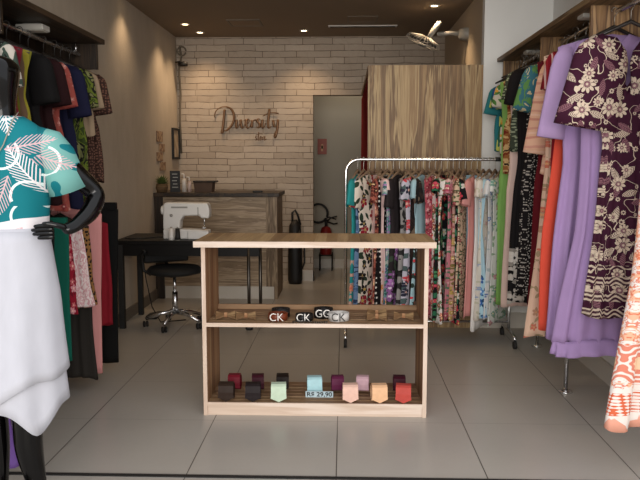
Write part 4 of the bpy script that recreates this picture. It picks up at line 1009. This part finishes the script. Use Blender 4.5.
rack = [
 ('#2c8d8c', fl('teal_hem', '#2a8a8a', '#d98a70', '#e0b8a0', '#c9a090', '#c96a50', 9, .06, 5, .42), 'teal dress with peach flowers at the hem, leftmost on the wheeled rack', 'teal dress', .2),
 (0, blotch('slate_blue', ['#4a6488', '#6a84a4', '#2c3a54'], 14), 'slate blue dress, second from the left on the wheeled rack', 'slate blue dress', .1),
 (0, fl('cream_black_fl', '#d6cbbd', '#1c1818', '#8a1c2c', '#2c3a2c', '#b89a50', 7, .07), 'cream dress with big black and red flowers on the wheeled rack', 'cream black flowered dress', .14),
 (0, fl('pale_pink_fl', '#d8b8b4', '#d8b8b4', '#c98a50', '#d8b8b4', '#c96a50', 7, .07, 5, .5, seed=4), 'pale pink dress with yellow flowers at the hem on the wheeled rack', 'pale pink rack dress', .16),
 (0, fl('coral_brown', '#a05a4c', '#d9a28a', '#3a1c1c', '#5c2c24', '#e0c090', 14, .035), 'brick coral floral dress left of the dotted black one', 'brick coral dress', .1),
 (0, dots('black_white_dots', '#151214', '#d8d4cc', 26, .008, .2), 'black dress with white polka dots on the wheeled rack', 'polka dot dress', .1),
 (0, fl('teal_grey', '#6a9492', '#a9b8b0', '#2c6a74', '#2f5f5c', '#d0c0c0', 13, .04, extra='#a87ab0'), 'sea green printed dress with lilac touches on the wheeled rack', 'sea green dress', .12),
 (0, fl('purple_hem', '#2a2426', '#b078b8', '#8a5a90', '#3c4a3a', '#e0d0e0', 8, .07, 6, .5), 'dark dress with purple flowers at the hem on the wheeled rack', 'purple flowered dress', .12),
 (0, blotch('brown_black', ['#171313', '#2c201c', '#171313', '#6a5a4c'], 10), 'blackish brown smudged print dress on the wheeled rack', 'smudged brown dress', .1),
 (0, fl('grey_black', '#8a8684', '#1c1a1a', '#4a4644', '#2a2828', '#c0bab4', 7, .07), 'grey dress with large black flowers on the wheeled rack', 'grey black flowered dress', .16),
 (0, fl('lavender_fl', '#b8b4c0', '#c04048', '#2a2a3a', '#4a5a5a', '#e0b0a0', 8, .06), 'lavender grey dress with red flowers on the wheeled rack', 'lavender grey dress', .12),
 (0, fl('lightblue_red', '#9ab8c0', '#c84048', '#d87a70', '#2a3a34', '#f0e0d0', 7, .08, 6, .45), 'light blue dress with red flowers at the hem on the wheeled rack', 'light blue red flowered dress', .12),
 (0, fl('white_coral', '#d9d2cc', '#d06a50', '#8a4a3c', '#6a7a5a', '#f0c090', 11, .045), 'white dress with coral flowers and brown collar on the wheeled rack', 'white coral flowered dress', .14),
 (0, fl('rose_fl', '#b0505c', '#d89aa0', '#8a2c3c', '#6a2c34', '#f0d0c0', 15, .03), 'rose red small print dress on the wheeled rack', 'rose red dress', .13),
 (0, fl('black_green', '#181616', '#4c8a5c', '#c04a58', '#2f6a4c', '#d0c090', 10, .05), 'black dress with green leaves and red flowers on the wheeled rack', 'black and green dress', .13),
 (0, fl('black_white_fl', '#161416', '#c8c0b8', '#b83848', '#2c6a50', '#e0c070', 8, .06), 'black dress with white and red flowers on the wheeled rack', 'black and white flowered dress', .16),
 (0, fl('pink_fl', '#c8808c', '#dcb0b0', '#b05064', '#5a7a60', '#f0e0c0', 12, .04), 'pink floral dress right of the black flowered ones', 'pink floral dress', .14),
 (0, fl('pink_gold', '#c99a90', '#b89a50', '#a04a58', '#7a6a3c', '#f0e0c0', 16, .03), 'pink and gold small print dress on the wheeled rack', 'pink and gold dress', .12),
 (0, fl('beige_fl', '#c9ae94', '#8a3c44', '#5a4a34', '#4c5a3c', '#f0e0c0', 16, .028), 'beige dress with tiny dark red flowers on the wheeled rack', 'beige tiny flowered dress', .13),
 (0, fl('lightblue_hem', '#a4c6d4', '#2c5a9c', '#5a8ac0', '#24486c', '#e0e8f0', 9, .055, 5, .35), 'pale blue dress with deep blue flowers at the hem', 'pale blue dress', .1),
 (0, cloth('salmon', '#d0908a'), 'plain salmon pink dress between pale blue and white ones', 'salmon pink dress', .12),
 (0, cloth('white_cloth', '#dedad6'), 'plain white dress reaching lowest on the wheeled rack', 'plain white dress', .1),
 (0, fl('cream_small', '#d9d0c4', '#9aa4bc', '#c9a09a', '#c4bfa8', '#e0c0a0', 11, .03), 'cream dress with scattered small flowers near the right end of the wheeled rack', 'cream small flowered dress', .18),
 (0, fl('white_blue', '#d8d8d8', '#6a80b0', '#a9b4cc', '#b0bcc0', '#e0e0e0', 9, .04), 'white dress with blue flowers near the right end of the wheeled rack', 'white and blue dress', .14),
 (0, fl('white_green', '#d4d6d0', '#7aa090', '#c98a98', '#8aa488', '#e0d0a0', 9, .045), 'white dress with green and pink flowers, rightmost on the wheeled rack', 'white and green dress', .16),
]
rr = random.Random(11); n = len(rack)
for i, (_, mt, lb, sh, sw_) in enumerate(rack):
    x = .105 + (1.20 - .105) * i / (n - 1)
    rz = rr.choice((1, 1, -1)) * math.radians(rr.uniform(50, 74))
    if i in (2, 9): rz = math.radians(52)
    if i == 0: rz = math.radians(72)
    L = (1.04 if i < 12 else 1.12) + rr.uniform(-.03, .03)
    if i == 21: L = 1.20
    if i in (19, 20): L = 1.1
    sl = (rr.uniform(.09, .24), rr.uniform(.06, .078), rr.uniform(.065, .095), rr.uniform(.3, 1.3)) if i % 4 != 1 else None
    dress((x, YR, ZR), rz, L, [(0, .17), (.13, .15), (.33, .13), (.5, .15), (1, .18 + rr.uniform(0, .03))], mt, lb, 'dress', 'dresses on the wheeled rack',
          sw=.17, th=.022, amp=.007, folds=7, sleeve=sl, seed=i + 50, nu=40, nv=22)
    hanger((x, YR, ZR + .001), rz, .155, M['hanger_wood'], 'greyish wooden hanger holding the ' + sh + ' on the wheeled rack', 'hangers on the wheeled rack', hookmat=M['fixture'])

# ------------------------------------------------------------------ mannequin
MX, MY = -1.26, 2.62
def skin(name, verts, edges, mat, parent, root=0, sub=2):
    me = bpy.data.meshes.new(name); me.from_pydata([v[:3] for v in verts], edges, []); me.materials.append(mat)
    o = bpy.data.objects.new(name, me); C.objects.link(o); o.parent = parent
    md = o.modifiers.new('skin', 'SKIN'); md.use_smooth_shade = True
    for i, v in enumerate(verts):
        sv = me.skin_vertices[0].data[i]; sv.radius = (v[3], v[4] if len(v) > 4 else v[3]); sv.use_root = (i == root)
    sb_ = o.modifiers.new('sub', 'SUBSURF'); sb_.levels = sub; sb_.render_levels = sub
    return o
man = empty('mannequin', (MX, MY, 0), 0, 'glossy black mannequin with hand on hip wearing teal shirt and white skirt', 'mannequin')
V = [(0, 0, 1.02, .13, .10), (0, 0, 1.16, .10, .08), (0, 0, 1.30, .115, .085), (0, 0, 1.42, .13, .085), (0, 0, 1.52, .05, .05), (0, 0, 1.60, .052, .05), (0, -.015, 1.69, .078, .09), (0, 0, 1.79, .088, .10),
     (.165, 0, 1.47, .05, .05), (.23, .03, 1.38, .048, .046), (.315, .10, 1.275, .044, .042), (.308, .03, 1.21, .038, .036), (.272, -.05, 1.163, .023, .026), (.24, -.078, 1.153, .022, .03),
     (-.17, 0, 1.475, .05, .05), (-.22, .0, 1.33, .04, .04), (-.235, .01, 1.18, .034, .034), (-.24, -.02, 1.05, .028, .028), (-.24, -.04, .93, .022, .022), (-.24, -.045, .86, .03, .016),
     (.08, 0, .94, .09, .09), (.055, -.01, .52, .06, .062), (.04, .01, .30, .058, .058), (.07, .03, .09, .03, .032),
     (-.085, 0, .94, .09, .09), (-.09, .0, .52, .056, .058), (-.09, .02, .30, .05, .055), (-.09, .03, .09, .03, .032), (.07, -.05, .05, .03, .025), (.07, -.13, .03, .03, .018), (-.09, -.05, .05, .03, .025), (-.09, -.13, .03, .03, .018)]
Ed = [(0, 1), (1, 2), (2, 3), (3, 4), (4, 5), (5, 6), (6, 7), (3, 8), (8, 9), (9, 10), (10, 11), (11, 12), (12, 13), (3, 14), (14, 15), (15, 16), (16, 17), (17, 18), (18, 19), (0, 20), (20, 21), (21, 22), (22, 23), (0, 24), (24, 25), (25, 26), (26, 27), (23, 28), (28, 29), (27, 30), (30, 31)]
skin('body', V, Ed, M['gloss_black'], man)
# fingers: the near hand points across the waist, the far hand hangs
fv, fe = [], []
for k, (dz, L) in enumerate(((.02, .075), (.006, .085), (-.008, .08), (-.022, .062))):
    b = len(fv); x0, y0, z0 = .218, -.090, 1.155 + dz
    for q, rr_ in ((0, .010), (.4, .0095), (.75, .0085), (1, .006)):
        fv.append((x0 - L * q, y0 - .012 * q + .012 * q * q, z0 - .006 * q, rr_))
    fe += [(b, b + 1), (b + 1, b + 2), (b + 2, b + 3)]
    skin('finger', fv[b:], [(0, 1), (1, 2), (2, 3)], M['gloss_black'], man)
skin('thumb', [(.258, -.08, 1.165, .012), (.235, -.105, 1.175, .011), (.205, -.116, 1.182, .009), (.185, -.116, 1.18, .007)], [(0, 1), (1, 2), (2, 3)], M['gloss_black'], man)
for k, (dy, L) in enumerate(((-.03, .07), (-.01, .08), (.01, .075), (.028, .06))):
    skin('finger', [(-.24, -.045 + dy, .84, .010), (-.235, -.045 + dy, .84 - L * .45, .0095), (-.225, -.045 + dy, .84 - L, .007)], [(0, 1), (1, 2)], M['gloss_black'], man)
skin('thumb', [(-.235, -.07, .90, .012), (-.225, -.095, .87, .010), (-.215, -.10, .835, .008)], [(0, 1), (1, 2)], M['gloss_black'], man)
link('base_plate', LT([(.001, 0), (.19, 0), (.19, .006), (.18, .01), (.001, .01)], seg=32), M['steel'], man, True)

def ringloft(name, rings, mat, parent, nu=56, wav=None, solid=.002):
    """rings: (z, cx, cy, rx, ry)"""
    bm = bmesh.new(); uvl = bm.loops.layers.uv.new('uv'); R = []
    for j, (z, cx, cy, rx, ry) in enumerate(rings):
        row = []
        for i in range(nu):
            a = 2 * PI * i / nu; c_, s_ = math.cos(a), math.sin(a); k = 1 + (wav(a, j / (len(rings) - 1)) if wav else 0)
            zz = z(a) if callable(z) else z
            row.append(bm.verts.new((cx + rx * c_ * k, cy + ry * s_ * k, zz)))
        R.append(row)
    for A, B in zip(R, R[1:]):
        for i in range(nu):
            k = (i + 1) % nu; f_ = bm.faces.new([A[i], A[k], B[k], B[i]])
            for lp in f_.loops: lp[uvl].uv = (lp.vert.co.x + .0 * lp.vert.co.y, lp.vert.co.z)
    return link(name, bm, mat, parent, True, solid=solid)
sh = empty('shirt', (MX, MY, 0), 0, 'teal short sleeved shirt with palm leaf print on the mannequin', 'shirt')
ringloft('shirt_body', [(1.115, 0, 0, .15, .115), (1.15, 0, 0, .152, .115), (1.22, 0, 0, .158, .12), (1.30, 0, 0, .165, .125), (1.38, 0, -.005, .178, .13), (1.44, 0, 0, .188, .12), (1.485, 0, 0, .182, .10), (1.52, 0, 0, .15, .085), (1.548, 0, 0, .11, .075), (1.565, 0, 0, .082, .066)],
         PALM, sh, wav=lambda a, q: .02 * math.sin(7 * a + 3 * q) * (1 - q))
def sleeve_loft(sgn):
    bm = bmesh.new(); uvl = bm.loops.layers.uv.new('uv'); rows = []
    P0 = [Vector((sgn * .12, 0, 1.495)), Vector((sgn * .165, 0, 1.465)), Vector((sgn * .19, .015, 1.42)), Vector((sgn * .205, .03, 1.36)), Vector((sgn * .22, .045, 1.295))]
    if sgn < 0: P0 = [Vector((-.12, 0, 1.50)), Vector((-.175, 0, 1.475)), Vector((-.205, 0, 1.41)), Vector((-.215, 0, 1.34)), Vector((-.22, 0, 1.28))]
    rad = [.04, .064, .070, .072, .076]
    for j, p in enumerate(P0):
        d = (P0[min(j + 1, 4)] - P0[max(j - 1, 0)]).normalized(); a_ = d.cross(Vector((0, 1, 0))).normalized(); b_ = a_.cross(d)
        rows.append([bm.verts.new(p + (a_ * math.cos(t_) + b_ * math.sin(t_)) * rad[j] * (1 + .06 * math.sin(3 * t_) * (j / 4))) for t_ in [2 * PI * k / 28 for k in range(28)]])
    for A, B in zip(rows, rows[1:]):
        for i in range(28):
            k = (i + 1) % 28; f_ = bm.faces.new([A[i], A[k], B[k], B[i]])
            for lp in f_.loops: lp[uvl].uv = (lp.vert.co.x, lp.vert.co.z)
    link('sleeve', bm, PALM, sh, True, solid=.002)
sleeve_loft(1); sleeve_loft(-1)
sk = empty('skirt', (MX, MY, 0), 0, 'white layered skirt with slanting hem on the mannequin', 'skirt')
WC = cloth('white_skirt_cloth', '#b2b2b9')
def hemU(a): return .53 + .085 * math.cos(a) + .012 * math.sin(5 * a)
def hemL(a):
    return .50 - .10 * math.exp(-((math.atan2(math.sin(a + .75), math.cos(a + .75))) / .36) ** 2) - .08 * math.exp(-((math.atan2(math.sin(a - 2.4), math.cos(a - 2.4))) / .5) ** 2)
def sk_layer(nm, hem, w0, w1, off):
    rings = []
    for j in range(15):
        q = j / 14
        rx = .145 + off + (.03) * min(1, q * 2.2) ** .8 + (w1 - .205) * q * q; ry = .12 + off + .07 * q
        rings.append(((lambda a, q=q: 1.15 + (hem(a) - 1.15) * q), 0, 0, rx, ry))
    return ringloft(nm, rings, WC, sk, nu=72, wav=lambda a, q: .03 * q * math.sin(6 * a + 1.9) + .02 * q * math.sin(11 * a))
sk_layer('lower_layer', hemL, 0, .235, -.004); sk_layer('upper_layer', hemU, 0, .228, .006)
link('waistband', LT([(.146, 1.12), (.156, 1.12), (.156, 1.16), (.146, 1.16)], seg=40), WC, sk, True)
for v in sk.children[-1].data.vertices: v.co.y *= .78
nk = empty('necklace', (MX, MY, 0), 0, 'long cord necklace with red and pale beads on the teal shirt', 'necklace')
pts = [(.075, -.02, 1.58), (.078, -.075, 1.55), (.06, -.118, 1.46), (.03, -.138, 1.40), (.005, -.142, 1.34), (-.02, -.142, 1.36), (-.06, -.12, 1.45), (-.08, -.075, 1.55), (-.075, -.02, 1.58)]
link('cord', TB(pts, .0022, 6), plain('cord', '#8a8272', .6), nk, True)
for (dx, dz, c_, r_) in ((.0, 1.335, '#a8202a', .011), (-.012, 1.318, '#cfc9bd', .013), (.01, 1.312, '#6a8a2c', .009), (-.002, 1.298, '#d8d2c4', .012)):
    link('bead', LT([(.0005, -r_), (r_ * .7, -r_ * .7), (r_, 0), (r_ * .7, r_ * .7), (.0005, r_)], (dx, -.148, dz), 12), plain('bead', c_, .3), nk, True)
link('ring_pendant', TB(arc((.0, -.148, 1.26), .03, 0, 2 * PI, 20), .0025, 6), M['steel'], nk, True)
